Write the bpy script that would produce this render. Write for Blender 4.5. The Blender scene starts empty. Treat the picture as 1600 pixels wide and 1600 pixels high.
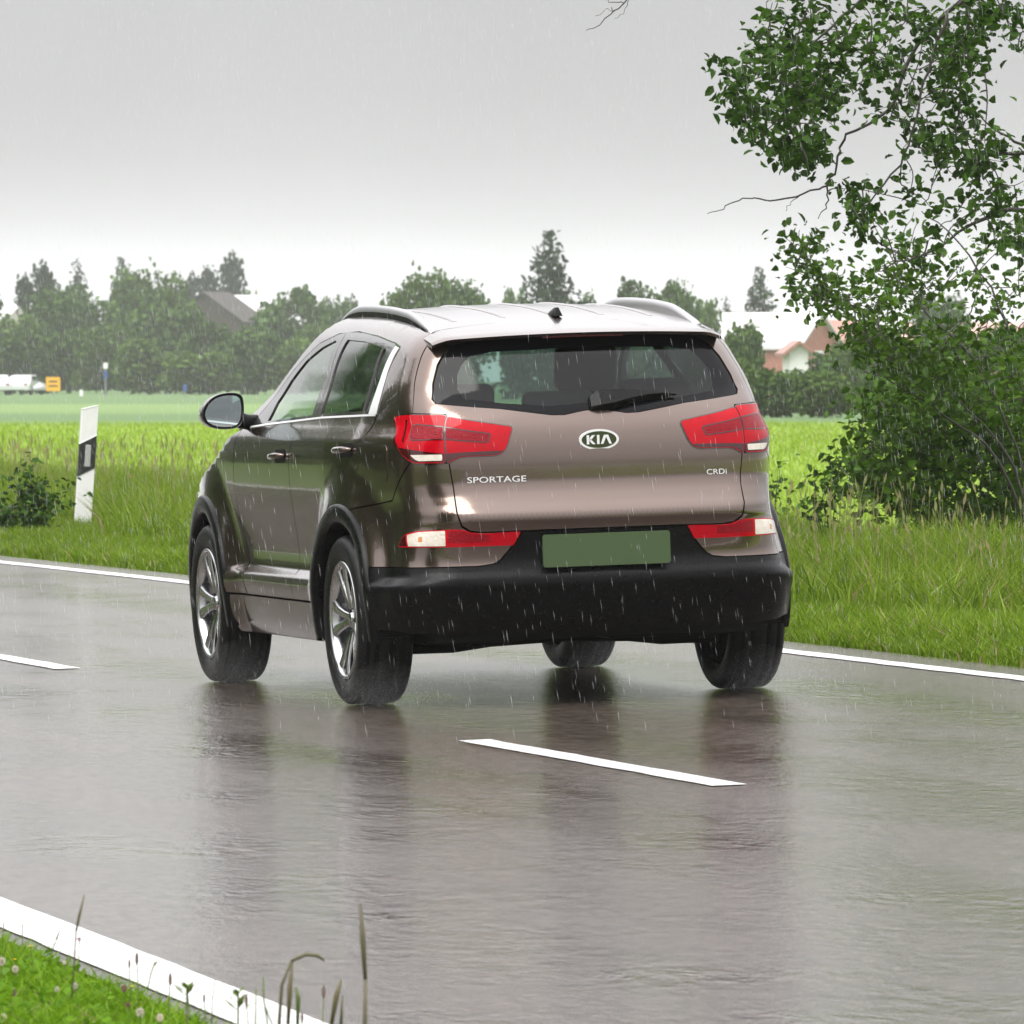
import bpy, bmesh, math, random
import numpy as np
from mathutils import Vector, Matrix, geometry

R = math.radians
scene = bpy.context.scene
COL = scene.collection
random.seed(7); rng = np.random.default_rng(7)

# ---------------------------------------------------------------- camera
CAM = np.array([-8.619, -32.9007, 1.324])
YAW, PITCH, FPX = R(14.377), R(-.9357), 12732.0          # focal length in pixels of a 1600 px wide picture
cam_d = bpy.data.cameras.new('camera'); cam = bpy.data.objects.new('camera', cam_d); COL.objects.link(cam)
cam.location = CAM; cam.rotation_euler = (R(90) + PITCH, 0, -YAW)
cam_d.sensor_width = 36; cam_d.lens = FPX/1600*36
cam_d.clip_start = .5; cam_d.clip_end = 20000
cam_d.dof.use_dof = True; cam_d.dof.focus_distance = 33.0; cam_d.dof.aperture_fstop = 24
scene.camera = cam

# ---------------------------------------------------------------- sky: a rain cloud deck, brightened overhead, over a pale Nishita sky
SUN_EL, SUN_AZ = R(58), R(230)
world = bpy.data.worlds.new('World'); scene.world = world; world.use_nodes = True
wt = world.node_tree; wt.nodes.clear()
def wn(t, **k):
    n = wt.nodes.new(t)
    for a, v in k.items(): setattr(n, a, v)
    return n
sky = wn('ShaderNodeTexSky', sky_type='NISHITA', sun_disc=False, sun_elevation=SUN_EL, sun_rotation=SUN_AZ)
hs = wn('ShaderNodeHueSaturation'); hs.inputs['Saturation'].default_value = .06; hs.inputs['Value'].default_value = .35
wt.links.new(sky.outputs[0], hs.inputs['Color'])
bg1 = wn('ShaderNodeBackground'); bg1.inputs[1].default_value = .05
wt.links.new(hs.outputs[0], bg1.inputs[0])
tc = wn('ShaderNodeTexCoord'); sep = wn('ShaderNodeSeparateXYZ')
wt.links.new(tc.outputs['Generated'], sep.inputs[0])
ramp = wn('ShaderNodeValToRGB')          # overhead sky raised well beyond the overcast law, to brighten scene and road glare
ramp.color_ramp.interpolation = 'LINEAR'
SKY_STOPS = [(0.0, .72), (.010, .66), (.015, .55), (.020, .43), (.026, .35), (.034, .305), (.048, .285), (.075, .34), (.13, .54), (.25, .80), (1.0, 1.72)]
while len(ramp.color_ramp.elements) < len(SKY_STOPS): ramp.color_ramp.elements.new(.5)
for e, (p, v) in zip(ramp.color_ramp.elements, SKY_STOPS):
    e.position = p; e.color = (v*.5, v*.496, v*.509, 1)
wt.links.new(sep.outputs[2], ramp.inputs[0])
nz = wn('ShaderNodeTexNoise'); nz.inputs['Scale'].default_value = 9; nz.inputs['Detail'].default_value = 5; nz.inputs['Distortion'].default_value = .6
wt.links.new(tc.outputs['Generated'], nz.inputs['Vector'])
mr = wn('ShaderNodeMapRange'); mr.inputs[3].default_value = .84; mr.inputs[4].default_value = 1.16
wt.links.new(nz.outputs[0], mr.inputs[0])
mx = wn('ShaderNodeMix', data_type='RGBA', blend_type='MULTIPLY'); mx.inputs[0].default_value = 1
wt.links.new(ramp.outputs[0], mx.inputs[6]); wt.links.new(mr.outputs[0], mx.inputs[7])
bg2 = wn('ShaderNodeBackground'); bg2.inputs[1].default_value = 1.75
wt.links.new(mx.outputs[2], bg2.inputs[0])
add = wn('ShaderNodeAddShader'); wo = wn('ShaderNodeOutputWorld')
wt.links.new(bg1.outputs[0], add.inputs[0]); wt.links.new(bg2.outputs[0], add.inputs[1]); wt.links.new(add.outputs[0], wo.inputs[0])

sun_d = bpy.data.lights.new('sun', 'SUN'); sun_d.energy = 1.5; sun_d.angle = R(40); sun_d.color = (1, .97, .93)
sun = bpy.data.objects.new('sun', sun_d); COL.objects.link(sun); sun.rotation_euler = (R(90) - SUN_EL, 0, R(180) - SUN_AZ)

vs = scene.view_settings
vs.view_transform = 'Standard'; vs.look = 'None'; vs.gamma = 1; vs.use_curve_mapping = False
vs.exposure = .78
scene.render.engine = 'CYCLES'
cy = scene.cycles
cy.use_denoising = True; cy.max_bounces = 8; cy.transparent_max_bounces = 16; cy.volume_bounces = 1
cy.diffuse_bounces = 3; cy.glossy_bounces = 4; cy.transmission_bounces = 6; cy.sample_clamp_indirect = 6

# ---------------------------------------------------------------- helpers
BANK = R(1.816)                                            # the road leans into its left bend
def at(px, py, depth):
    """the place that lies `depth` metres ahead of the photographer's spot, in the direction of picture point (px, py)"""
    f = np.array([math.sin(YAW)*math.cos(PITCH), math.cos(YAW)*math.cos(PITCH), math.sin(PITCH)])
    r = np.array([math.cos(YAW), -math.sin(YAW), 0]); u = np.cross(r, f)
    return CAM + depth*(f + r*(px - 800)/FPX - u*(py - 800)/FPX)

def fast_mesh(name, V, T, smooth=False):
    V = np.asarray(V, np.float32); T = np.asarray(T, np.int32)
    me = bpy.data.meshes.new(name); n = T.shape[1]
    me.vertices.add(len(V)); me.vertices.foreach_set('co', V.ravel())
    me.loops.add(T.size); me.loops.foreach_set('vertex_index', T.ravel())
    me.polygons.add(len(T)); me.polygons.foreach_set('loop_start', np.arange(0, T.size, n, dtype=np.int32))
    me.update(calc_edges=True)
    if smooth: me.polygons.foreach_set('use_smooth', np.ones(len(T), bool))
    return me

def tint(me, C):
    a = me.color_attributes.new('tint', 'FLOAT_COLOR', 'POINT')
    C = np.asarray(C, np.float32)
    a.data.foreach_set('color', np.concatenate([C, np.ones((len(C), 1), np.float32)], 1).ravel())

def link(name, me, mat=None, parent=None, **props):
    o = bpy.data.objects.new(name, me); COL.objects.link(o)
    if mat and not (me.materials and me.materials[0]): me.materials.append(mat)
    if parent: o.parent = parent
    for k, v in props.items(): o[k] = v
    return o

def thing(name, label, cat, loc=(0, 0, 0), rot=(0, 0, 0), group=None):
    o = bpy.data.objects.new(name, None); COL.objects.link(o); o.location = loc; o.rotation_euler = rot
    o.empty_display_size = .1
    o['label'] = label; o['category'] = cat
    if group: o['group'] = group
    return o

def tag(o, label, cat, group=None):
    o['label'] = label; o['category'] = cat
    if group: o['group'] = group
    return o

class MB:
    """collects simple solids into one mesh"""
    def __init__(s): s.v = []; s.f = []
    def add(s, v, f):
        n = len(s.v); s.v += [tuple(map(float, p)) for p in v]; s.f += [tuple(i + n for i in q) for q in f]; return s
    def box(s, c, d, M=None):
        x, y, z = (k/2 for k in d)
        v = [Vector((i*x, j*y, k*z)) for i in (-1, 1) for j in (-1, 1) for k in (-1, 1)]
        v = [(M @ p if M else p) + Vector(c) for p in v]
        return s.add(v, [(0,1,3,2), (4,6,7,5), (0,4,5,1), (2,3,7,6), (0,2,6,4), (1,5,7,3)])
    def tube(s, pts, r, n=8, cap=True):
        pts = [Vector(p) for p in pts]; rr = r if hasattr(r, '__len__') else [r]*len(pts)
        v = []; f = []; ref = None
        for i, p in enumerate(pts):
            t = (pts[min(i+1, len(pts)-1)] - pts[max(i-1, 0)]).normalized()
            if ref is None: ref = t.orthogonal().normalized()
            a = (ref - t*ref.dot(t)).normalized(); ref = a; b = t.cross(a)
            for k in range(n):
                q = 2*math.pi*k/n; v.append(p + (a*math.cos(q) + b*math.sin(q))*rr[i])
        for i in range(len(pts)-1):
            for k in range(n):
                f.append((i*n+k, i*n+(k+1)%n, (i+1)*n+(k+1)%n, (i+1)*n+k))
        if cap: f += [tuple(range(n-1, -1, -1)), tuple((len(pts)-1)*n+k for k in range(n))]
        return s.add(v, f)
    def lathe(s, prof, n=32, axis='x', c=(0, 0, 0), close=False):
        v = []; f = []; m = len(prof)
        for k in range(n):
            q = 2*math.pi*k/n; C, S = math.cos(q), math.sin(q)
            for r, h in prof:
                p = (h, r*C, r*S) if axis == 'x' else (r*C, r*S, h)
                v.append((p[0]+c[0], p[1]+c[1], p[2]+c[2]))
        for k in range(n):
            k2 = (k+1) % n
            for j in range(m if close else m-1):
                j2 = (j+1) % m
                f.append((k*m+j, k2*m+j, k2*m+j2, k*m+j2))
        return s.add(v, f)
    def build(s, name, mat=None, parent=None, smooth=False, bevel=0, seg=2, **props):
        me = bpy.data.meshes.new(name); me.from_pydata(s.v, [], s.f); me.update()
        if bevel or True:
            bm = bmesh.new(); bm.from_mesh(me)
            if bevel:
                es = [e for e in bm.edges if len(e.link_faces) == 2 and e.calc_face_angle(0) > .5]
                bmesh.ops.bevel(bm, geom=es, offset=bevel, segments=seg, profile=.5, affect='EDGES', clamp_overlap=True)
            bmesh.ops.recalc_face_normals(bm, faces=bm.faces[:])
            bm.to_mesh(me); bm.free()
        if smooth: me.polygons.foreach_set('use_smooth', np.ones(len(me.polygons), bool))
        return link(name, me, mat, parent, **props)

# ---------------------------------------------------------------- materials
def new_mat(name):
    m = bpy.data.materials.new(name); m.use_nodes = True
    nt = m.node_tree; nt.nodes.clear(); return m, nt
def nd(nt, t, ins=None, **k):
    n = nt.nodes.new(t)
    for a, v in k.items(): setattr(n, a, v)
    for a, v in (ins or {}).items():
        if hasattr(v, 'is_linked') or isinstance(v, bpy.types.NodeSocket): nt.links.new(v, n.inputs[a])
        else: n.inputs[a].default_value = v
    return n
def coords(nt, kind='Object'): return nt.nodes.new('ShaderNodeTexCoord').outputs[kind]
def noise(nt, vec, scale, detail=4, rough=.55, dist=0):
    return nd(nt, 'ShaderNodeTexNoise', {'Vector': vec, 'Scale': scale, 'Detail': detail, 'Roughness': rough, 'Distortion': dist}).outputs[0]
def mapr(nt, v, a, b, c, d): return nd(nt, 'ShaderNodeMapRange', {0: v, 1: a, 2: b, 3: c, 4: d}).outputs[0]
def mixc(nt, f, a, b, mode='MIX'):
    n = nt.nodes.new('ShaderNodeMix'); n.data_type = 'RGBA'; n.blend_type = mode
    for i, v in ((0, f), (6, a), (7, b)):
        if isinstance(v, bpy.types.NodeSocket): nt.links.new(v, n.inputs[i])
        elif i and len(v) == 3: n.inputs[i].default_value = (*v, 1)
        else: n.inputs[i].default_value = v
    return n.outputs[2]
def out(nt, sh, vol=None):
    o = nt.nodes.new('ShaderNodeOutputMaterial')
    if sh is not None: nt.links.new(sh, o.inputs[0])
    if vol is not None: nt.links.new(vol, o.inputs[1])

def pmat(name, col, rough=.5, metal=0, coat=0, spec=.5, vary=.12, scale=9, bump=0, bscale=60, rvary=0, coat_rough=.03, trans=0):
    m, nt = new_mat(name); co = coords(nt)
    n = noise(nt, co, scale)
    c = mixc(nt, n, tuple(k*(1-vary) for k in col), tuple(min(1, k*(1+vary)) for k in col))
    p = nd(nt, 'ShaderNodeBsdfPrincipled', {'Base Color': c, 'Roughness': rough, 'Metallic': metal, 'Coat Weight': coat, 'Coat Roughness': coat_rough, 'Specular IOR Level': spec, 'Transmission Weight': trans})
    if rvary: nt.links.new(mapr(nt, noise(nt, co, scale*3), .3, .7, max(0, rough-rvary), rough+rvary), p.inputs['Roughness'])
    if bump:
        b = nd(nt, 'ShaderNodeBump', {'Height': noise(nt, co, bscale, 3), 'Strength': bump, 'Distance': .01})
        nt.links.new(b.outputs[0], p.inputs['Normal'])
    out(nt, p.outputs[0]); return m

def glass_mat(name, tintc, droplets=True, rough=0.0, ior=1.5):
    m, nt = new_mat(name); co = coords(nt)
    tr = nd(nt, 'ShaderNodeBsdfTransparent', {'Color': (*tintc, 1)})
    gl = nd(nt, 'ShaderNodeBsdfGlossy', {'Color': (1, 1, 1, 1), 'Roughness': rough + .008})
    if droplets:
        b = nd(nt, 'ShaderNodeBump', {'Height': noise(nt, co, 140, 2), 'Strength': .03, 'Distance': .002})
        nt.links.new(b.outputs[0], gl.inputs['Normal'])
    geo = nt.nodes.new('ShaderNodeNewGeometry')
    fr = nd(nt, 'ShaderNodeFresnel', {'IOR': mapr(nt, geo.outputs['Backfacing'], 0, 1, ior, 1/ior)})
    mx = nd(nt, 'ShaderNodeMixShader', {0: fr.outputs[0], 1: tr.outputs[0], 2: gl.outputs[0]})
    out(nt, mx.outputs[0]); return m

def leaf_mat(name, col, col2, transl=.35, gloss=.03, rough=.35, scale=3.0, use_tint=False):
    m, nt = new_mat(name); co = coords(nt)
    n = noise(nt, co, scale, 3)
    c = mixc(nt, mapr(nt, n, .35, .65, 0, 1), col, col2)
    if use_tint:
        a = nd(nt, 'ShaderNodeAttribute', attribute_name='tint')
        c = mixc(nt, 1.0, c, a.outputs['Color'], 'MULTIPLY')
    else:
        oi = nt.nodes.new('ShaderNodeObjectInfo')
        c = mixc(nt, 1.0, c, mixc(nt, oi.outputs['Random'], (.86, .90, .9), (1.1, 1.06, 1.0)), 'MULTIPLY')
    d = nd(nt, 'ShaderNodeBsdfDiffuse', {'Color': c}); t = nd(nt, 'ShaderNodeBsdfTranslucent', {'Color': c})
    g = nd(nt, 'ShaderNodeBsdfGlossy', {'Roughness': rough})
    m1 = nd(nt, 'ShaderNodeMixShader', {0: transl, 1: d.outputs[0], 2: t.outputs[0]})
    m2 = nd(nt, 'ShaderNodeMixShader', {0: gloss, 1: m1.outputs[0], 2: g.outputs[0]})
    out(nt, m2.outputs[0]); return m
# ---------------------------------------------------------------- ground, fields and road
def edge_shift(y): return -.026*np.maximum(0, -9.5 - np.asarray(y, float))     # the near edge bends away towards the camera
def road_z(x): return np.asarray(x)*math.tan(BANK)
FIELD_Z = .15
def ground_z(x, y):
    x = np.asarray(x, float); y = np.asarray(y, float)
    right = .062 + (FIELD_Z - .062)*sstep(2.2, 6, x) + .0*y
    left = -.155 - .0*x
    mid = road_z(x) - .06
    z = np.where(x > 2.32, right, np.where(x < -4.545 + edge_shift(y), left, mid))
    rough = .02*np.sin(x*1.7 + y*.6)*np.sin(y*1.3 - x*.4)
    return z + rough*np.where((x > 2.6) | (x < -5.0), 1, 0)*np.exp(-np.abs(y)/400)

def sstep(a, b, x):
    t = np.clip((x - a) / (b - a), 0, 1); return t*t*(3-2*t)

xs = np.unique(np.concatenate([np.array([-3000, -1500, -700, -300, -120, -60, -30, -18]), np.arange(-14, -4.7, .5), [-4.565, -4.53, -4.45, -3, -1, 1, 2.2, 2.30, 2.34], np.arange(2.6, 14, .5), [15, 18, 22, 30, 45, 70, 120, 200, 350, 600, 1000, 1800, 3000]]))
ys = np.unique(np.concatenate([[-3000, -1200, -500, -200, -90, -60], np.arange(-45, 70, 1.0), [75, 85, 100, 120, 150, 190, 240, 300, 400, 520, 700, 1000, 1600, 3000]]))
gx, gy = np.meshgrid(xs, ys); V = np.stack([gx, gy, ground_z(gx, gy)], -1).reshape(-1, 3)
nx, ny = len(xs), len(ys); i, j = np.meshgrid(np.arange(nx-1), np.arange(ny-1)); k = (j*nx + i).ravel()
Q = np.stack([k, k+1, k+nx+1, k+nx], 1)

m, nt = new_mat('meadow soil and crop'); co = coords(nt)
sp = nd(nt, 'ShaderNodeSeparateXYZ', {0: co})
dist = nd(nt, 'ShaderNodeVectorMath', {0: co, 1: (math.sin(YAW), math.cos(YAW), 0)}, operation='DOT_PRODUCT').outputs['Value']
dw = nd(nt, 'ShaderNodeMath', {0: dist, 1: mapr(nt, noise(nt, co, .05, 3), .3, .7, -9, 9)}, operation='ADD').outputs[0]
fine = noise(nt, co, 14, 6, .7); med = noise(nt, nd(nt, 'ShaderNodeMapping', {'Vector': co, 'Rotation': (0, 0, -YAW), 'Scale': (.25, .05, 1)}).outputs[0], 1.0, 5, .6)
crop = mixc(nt, mapr(nt, med, .3, .7, 0, 1), (.185, .295, .018), (.26, .38, .028))
crop = mixc(nt, mapr(nt, fine, .25, .75, 0, 1), mixc(nt, .45, crop, (.07, .125, .012)), crop)
far1 = mixc(nt, med, (.085, .155, .055), (.12, .19, .07))
far2 = mixc(nt, med, (.135, .215, .070), (.175, .26, .085))
stops = nd(nt, 'ShaderNodeMapRange', {0: dw, 1: 165, 2: 195, 3: 0, 4: 1}).outputs[0]
c = mixc(nt, stops, crop, far1)
c = mixc(nt, mapr(nt, dw, 232, 262, 0, 1), c, far2)
c = mixc(nt, mapr(nt, dw, 335, 365, 0, 1), c, far1)
soil = mixc(nt, fine, (.035, .05, .008), (.085, .125, .014))
c = mixc(nt, mapr(nt, sp.outputs[0], 5.4, 6.4, 0, 1), soil, c)
leftg = mixc(nt, med, (.05, .095, .014), (.10, .165, .022))
c = mixc(nt, mapr(nt, sp.outputs[0], -4.9, -4.75, 1, 0), c, leftg)
p = nd(nt, 'ShaderNodeBsdfPrincipled', {'Base Color': c, 'Roughness': .8, 'Specular IOR Level': .2})
b = nd(nt, 'ShaderNodeBump', {'Height': fine, 'Strength': .7, 'Distance': .05}); nt.links.new(b.outputs[0], p.inputs['Normal'])
out(nt, p.outputs[0]); M_GROUND = m
link('ground', fast_mesh('ground', V, Q, True), M_GROUND, kind='structure', label='green crop field and verge soil')

# wet asphalt: film of water, smoother and wetter in the wheel tracks
m, nt = new_mat('wet asphalt'); co = coords(nt); sp = nd(nt, 'ShaderNodeSeparateXYZ', {0: co})
grain = noise(nt, co, 130, 3, .7)
agg = nd(nt, 'ShaderNodeTexVoronoi', {'Vector': co, 'Scale': 110}).outputs['Distance']
patch_n = noise(nt, nd(nt, 'ShaderNodeMapping', {'Vector': co, 'Scale': (1.3, .16, 1)}).outputs[0], 1.0, 6, .62, .4)
pud = noise(nt, nd(nt, 'ShaderNodeMapping', {'Vector': co, 'Scale': (1.0, .55, 1)}).outputs[0], 1.4, 5, .6)
base = mixc(nt, grain, (.055, .043, .036), (.125, .103, .088))
base = mixc(nt, mapr(nt, patch_n, .35, .65, 0, .5), base, (.056, .044, .037))
mot = noise(nt, nd(nt, 'ShaderNodeMapping', {'Vector': co, 'Scale': (1, .35, 1)}).outputs[0], 24, 4, .7)
base = mixc(nt, 1.0, base, mixc(nt, mapr(nt, mot, .34, .66, 0, 1), (.45, .43, .41), (1.45, 1.42, 1.38)), 'MULTIPLY')
# wheel tracks at four x positions
def track(xc):
    d = nd(nt, 'ShaderNodeMath', {0: sp.outputs[0], 1: xc}, operation='SUBTRACT').outputs[0]
    d = nd(nt, 'ShaderNodeMath', {0: d, 1: d}, operation='MULTIPLY').outputs[0]
    return mapr(nt, d, 0, .16, 1, 0)
tr_ = None
for xc in (-.75, .95, -3.6, -2.0):
    t = track(xc); tr_ = t if tr_ is None else nd(nt, 'ShaderNodeMath', {0: tr_, 1: t}, operation='MAXIMUM').outputs[0]
wet = nd(nt, 'ShaderNodeMath', {0: mapr(nt, patch_n, .38, .62, 0, 1), 1: mapr(nt, pud, .4, .62, 0, .8)}, operation='MULTIPLY').outputs[0]
wet = nd(nt, 'ShaderNodeMath', {0: wet, 1: nd(nt, 'ShaderNodeMath', {0: tr_, 1: .45}, operation='MULTIPLY').outputs[0]}, operation='ADD', use_clamp=True).outputs[0]
p = nd(nt, 'ShaderNodeBsdfPrincipled', {'Base Color': base, 'Roughness': mapr(nt, wet, 0, 1, .14, .045), 'IOR': 1.45, 'Specular IOR Level': .5})
h = nd(nt, 'ShaderNodeMath', {0: agg, 1: grain}, operation='ADD').outputs[0]
b = nd(nt, 'ShaderNodeBump', {'Height': h, 'Strength': mapr(nt, wet, 0, 1, .34, .08), 'Distance': .004})
rip = nd(nt, 'ShaderNodeBump', {'Height': noise(nt, nd(nt, 'ShaderNodeMapping', {'Vector': co, 'Scale': (1, .45, 1)}).outputs[0], 11, 4, .65), 'Strength': mapr(nt, pud, .42, .66, .12, .66), 'Distance': .024, 'Normal': b.outputs[0]})
rip2 = nd(nt, 'ShaderNodeBump', {'Height': noise(nt, nd(nt, 'ShaderNodeMapping', {'Vector': co, 'Scale': (1, .4, 1)}).outputs[0], 34, 3, .6), 'Strength': .45, 'Distance': .006, 'Normal': rip.outputs[0]})
nt.links.new(rip2.outputs[0], p.inputs['Normal']); out(nt, p.outputs[0]); M_ROAD = m

def strip(name, x0, x1, y0, y1, lift, mat, nxs=2, dy=1.0, jit=0, **props):
    xs = np.linspace(x0, x1, nxs); n = max(2, int((y1-y0)/dy)+1); ys = np.linspace(y0, y1, n)
    gx, gy = np.meshgrid(xs, ys)
    gx = gx - .0009*np.maximum(gy - 14, 0)**2
    gx = gx + np.where(gx < -4.2, edge_shift(gy), 0)
    if jit:
        jr = rng.normal(0, jit, gx.shape); gx = gx + jr
    V = np.stack([gx, gy, road_z(gx) + lift], -1).reshape(-1, 3)
    i, j = np.meshgrid(np.arange(nxs-1), np.arange(n-1)); k = (j*nxs + i).ravel()
    return link(name, fast_mesh(name, V, np.stack([k, k+1, k+nxs+1, k+nxs], 1), True), mat, **props)
strip('road', -4.545, 2.30, -120, 90, 0, M_ROAD, 15, kind='structure', label='wet grey asphalt road')

m, nt = new_mat('road paint'); co = coords(nt)
wear = noise(nt, co, 38, 5, .7)
c = mixc(nt, mapr(nt, wear, .34, .50, 0, 1), (.30, .29, .28), (.86, .86, .85))
p = nd(nt, 'ShaderNodeBsdfPrincipled', {'Base Color': c, 'Roughness': .22, 'IOR': 1.36})
b = nd(nt, 'ShaderNodeBump', {'Height': noise(nt, co, 90, 3), 'Strength': .15, 'Distance': .004}); nt.links.new(b.outputs[0], p.inputs['Normal'])
out(nt, p.outputs[0]); M_PAINT = m
strip('road_marking', 1.90, 2.03, -60, 70, .004, M_PAINT, 2, .25, .004, kind='structure', label='white edge line along the far verge')
strip('road_marking', -4.49, -4.30, -60, 70, .004, M_PAINT, 2, .25, .002, kind='structure', label='white edge line along the near verge')
for y0 in (-42.5, -30.5, -18.6, -6.72, 4.60, 16.6, 28.6):
    strip('road_marking', -1.215, -1.095, y0, y0 + 3.52, .004, M_PAINT, 2, .25, .003, kind='structure', label='white dash of the centre line')
# ---------------------------------------------------------------- car body shape (metres, rear axle at y=0, x right, y forward)
def pchip(xs, ys):
    xs = np.asarray(xs, float); ys = np.asarray(ys, float)
    h = np.diff(xs); d = np.diff(ys) / h
    m = np.zeros_like(xs)
    for i in range(1, len(xs) - 1):
        if d[i-1] * d[i] > 0:
            w1 = 2*h[i] + h[i-1]; w2 = h[i] + 2*h[i-1]
            m[i] = (w1 + w2) / (w1/d[i-1] + w2/d[i])
    m[0], m[-1] = d[0], d[-1]
    def f(x):
        x = np.clip(np.asarray(x, float), xs[0], xs[-1])
        i = np.clip(np.searchsorted(xs, x) - 1, 0, len(xs) - 2)
        t = (x - xs[i]) / h[i]
        return ((1+2*t)*(1-t)**2*ys[i] + t*(1-t)**2*h[i]*m[i]
                + t*t*(3-2*t)*ys[i+1] + t*t*(t-1)*h[i]*m[i+1])
    return f

def sstep(a, b, x):
    t = np.clip((x - a) / (b - a), 0, 1); return t*t*(3-2*t)

def smin(a, b, k):
    h = np.maximum(k - np.abs(a - b), 0) / k
    return np.minimum(a, b) - h*h*k*0.25

WR, WHEELBASE, ARCH_R = 0.352, 2.64, 0.415
side_z = pchip([.18, .25, .32, .42, .475, .500, .545, .60, .68, .78, .90, 1.0, 1.06, 1.09, 1.13, 1.17, 1.20, 1.23, 1.30, 1.40, 1.50, 1.58, 1.62, 1.70],
               [.78, .845, .872, .890, .899, .895, .857, .855, .863, .876, .889, .893, .890, .885, .867, .846, .834, .822, .787, .738, .687, .640, .61, .55])
taper = pchip([-1.0, -.6, -.2, .4, 1.2, 2.0, 2.6, 3.1, 3.6], [-.065, -.034, -.012, 0, 0, -.002, -.012, -.05, -.16])
taper_up = pchip([-1.0, -.6, -.2, .4, 1.2, 2.0, 2.6], [-.085, -.045, -.012, 0, -.004, -.05, -.12])
taper_mid = pchip([-1.0, -.6, -.35, -.1, .3], [-.125, -.068, -.032, -.008, 0])
rear_z = pchip([.18, .28, .38, .46, .505, .53, .56, .60, .70, .735, .765, .785, .83, .88, .92, .97, 1.05, 1.12, 1.20, 1.25, 1.30, 1.40, 1.50, 1.60],
               [-.66, -.76, -.85, -.892, -.910, -.908, -.888, -.878, -.890, -.898, -.912, -.910, -.880, -.852, -.842, -.842, -.836, -.822, -.785, -.752, -.718, -.648, -.575, -.50])
front_z = pchip([.18, .3, .45, .62, .74, .82, .90, .97, 1.03, 1.07, 1.12, 1.2, 1.3, 1.4, 1.5, 1.58, 1.66],
                [3.30, 3.46, 3.50, 3.47, 3.40, 3.27, 3.05, 2.80, 2.60, 2.48, 2.36, 2.20, 1.98, 1.77, 1.55, 1.34, 1.0])
roof_y = pchip([-.9, -.6, -.3, 0, .4, .8, 1.2, 1.6, 2.0], [1.475, 1.527, 1.572, 1.605, 1.632, 1.643, 1.641, 1.625, 1.59])

def body_w(y, z):
    w = side_z(z) + taper(y)*sstep(.0, .3, z) + (taper_up(y) - taper(y))*sstep(1.1, 1.3, z)
    w = w + taper_mid(y)*sstep(.50, .86, z)*(1 - .75*sstep(1.12, 1.34, z))
    # flared arches, the lower door scoop ends before them
    for yc in (0.0, WHEELBASE):
        r = np.sqrt((y - yc)**2 + (z - WR)**2)
        fl = .036 * (1 - sstep(.43, .66, r)) * sstep(.1, .3, z)
        fill = np.maximum(0, .884 - side_z(z)) * (1 - sstep(.48, .60, r)) * sstep(.36, .46, z) * (1 - sstep(.80, .92, z))
        w = w + fill
        w = w + fl
    return w

def body_rear(x, z):
    ax = np.abs(x)
    c = .13 + .10 * sstep(1.15, 1.3, z)
    y = rear_z(z) + c * ax**2
    # the crease of the tailgate fades into the corner
    y = y + .03*sstep(.5, .8, ax) * np.exp(-((z - .77)/.05)**2)
    return y

def F(x, y, z):
    x = np.abs(x)
    a = body_w(y, z) - x
    b = y - body_rear(x, z)
    kr = .20 - .06*sstep(1.1, 1.3, z)
    f = smin(a, b, kr)
    c = front_z(z) - .20*x**2 - y
    f = smin(f, c, .10)
    t = roof_y(y) - .030*(x/.6)**2 - z
    return smin(f, t*.9, .075)

CX0, CY0, CY1, LC = .55, -.50, 2.95, .55        # the (u, z) wrap: rear face, corner fan, side, corner fan, front face
U1 = CX0 + LC; U2 = U1 + CY1 - CY0; U3 = U2 + LC
def fan(z):
    s = sstep(1.12, 1.5, z)
    return CX0 - .27*s, CY0 + .35*s
def uray(u, z):
    u = np.asarray(u, float); s = np.sign(u); s = np.where(s == 0, 1, s); u = np.abs(u)
    cx, cy = fan(z)
    a = np.clip((u - CX0)/LC, 0, 1)*np.pi/2 + np.clip((u - U2)/LC, 0, 1)*np.pi/2
    ox = np.where(u < CX0, u/CX0*cx, np.where(u > U3, cx*(1 - (u - U3)/CX0), cx))
    oy = np.where(u < U1, cy, cy + np.minimum(u, U2) - U1)
    return ox*s, oy, np.sin(a)*s, -np.cos(a)
def uz_of(p):
    x, y, z = p; s = 1 if x > 0 else -1; x = abs(x); cx, cy = (float(q) for q in fan(z))
    if x < cx and y < cy: u = x/cx*CX0
    elif y < cy: u = CX0 + LC*math.atan2(x - cx, cy - y)/(math.pi/2)
    else: u = U1 + y - cy
    return s*u, z

def solve(o, d, lo, hi, n=34):
    lo = np.full(o[0].shape, lo, float); hi = np.full(o[0].shape, hi, float)
    for _ in range(n):
        m = (lo + hi)/2
        v = F(o[0] + d[0]*m, o[1] + d[1]*m, o[2] + d[2]*m) > 0
        lo = np.where(v, m, lo); hi = np.where(v, hi, m)
    return (lo + hi)/2

def grad(p):
    e = 2e-3; g = []
    for i in range(3):
        q = [p[:, 0].copy(), p[:, 1].copy(), p[:, 2].copy()]; r = [p[:, 0].copy(), p[:, 1].copy(), p[:, 2].copy()]
        q[i] += e; r[i] -= e
        g.append(F(*r) - F(*q))
    g = np.stack(g, 1)
    return g / np.maximum(np.linalg.norm(g, axis=1, keepdims=True), 1e-9)

def surf_uz(u, z, off=0.0):
    """points and normals of the body shell at wrap coordinates (u, z)"""
    u = np.asarray(u, float); z = np.asarray(z, float)
    ox, oy, dx, dy = uray(u, z)
    o = (ox, oy, z); d = (dx, dy, np.zeros_like(z))
    t = solve(o, d, -.30, .95)
    p = np.stack([o[0] + d[0]*t, o[1] + d[1]*t, z], 1)
    n = grad(p)
    return p + n*off, n

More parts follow.
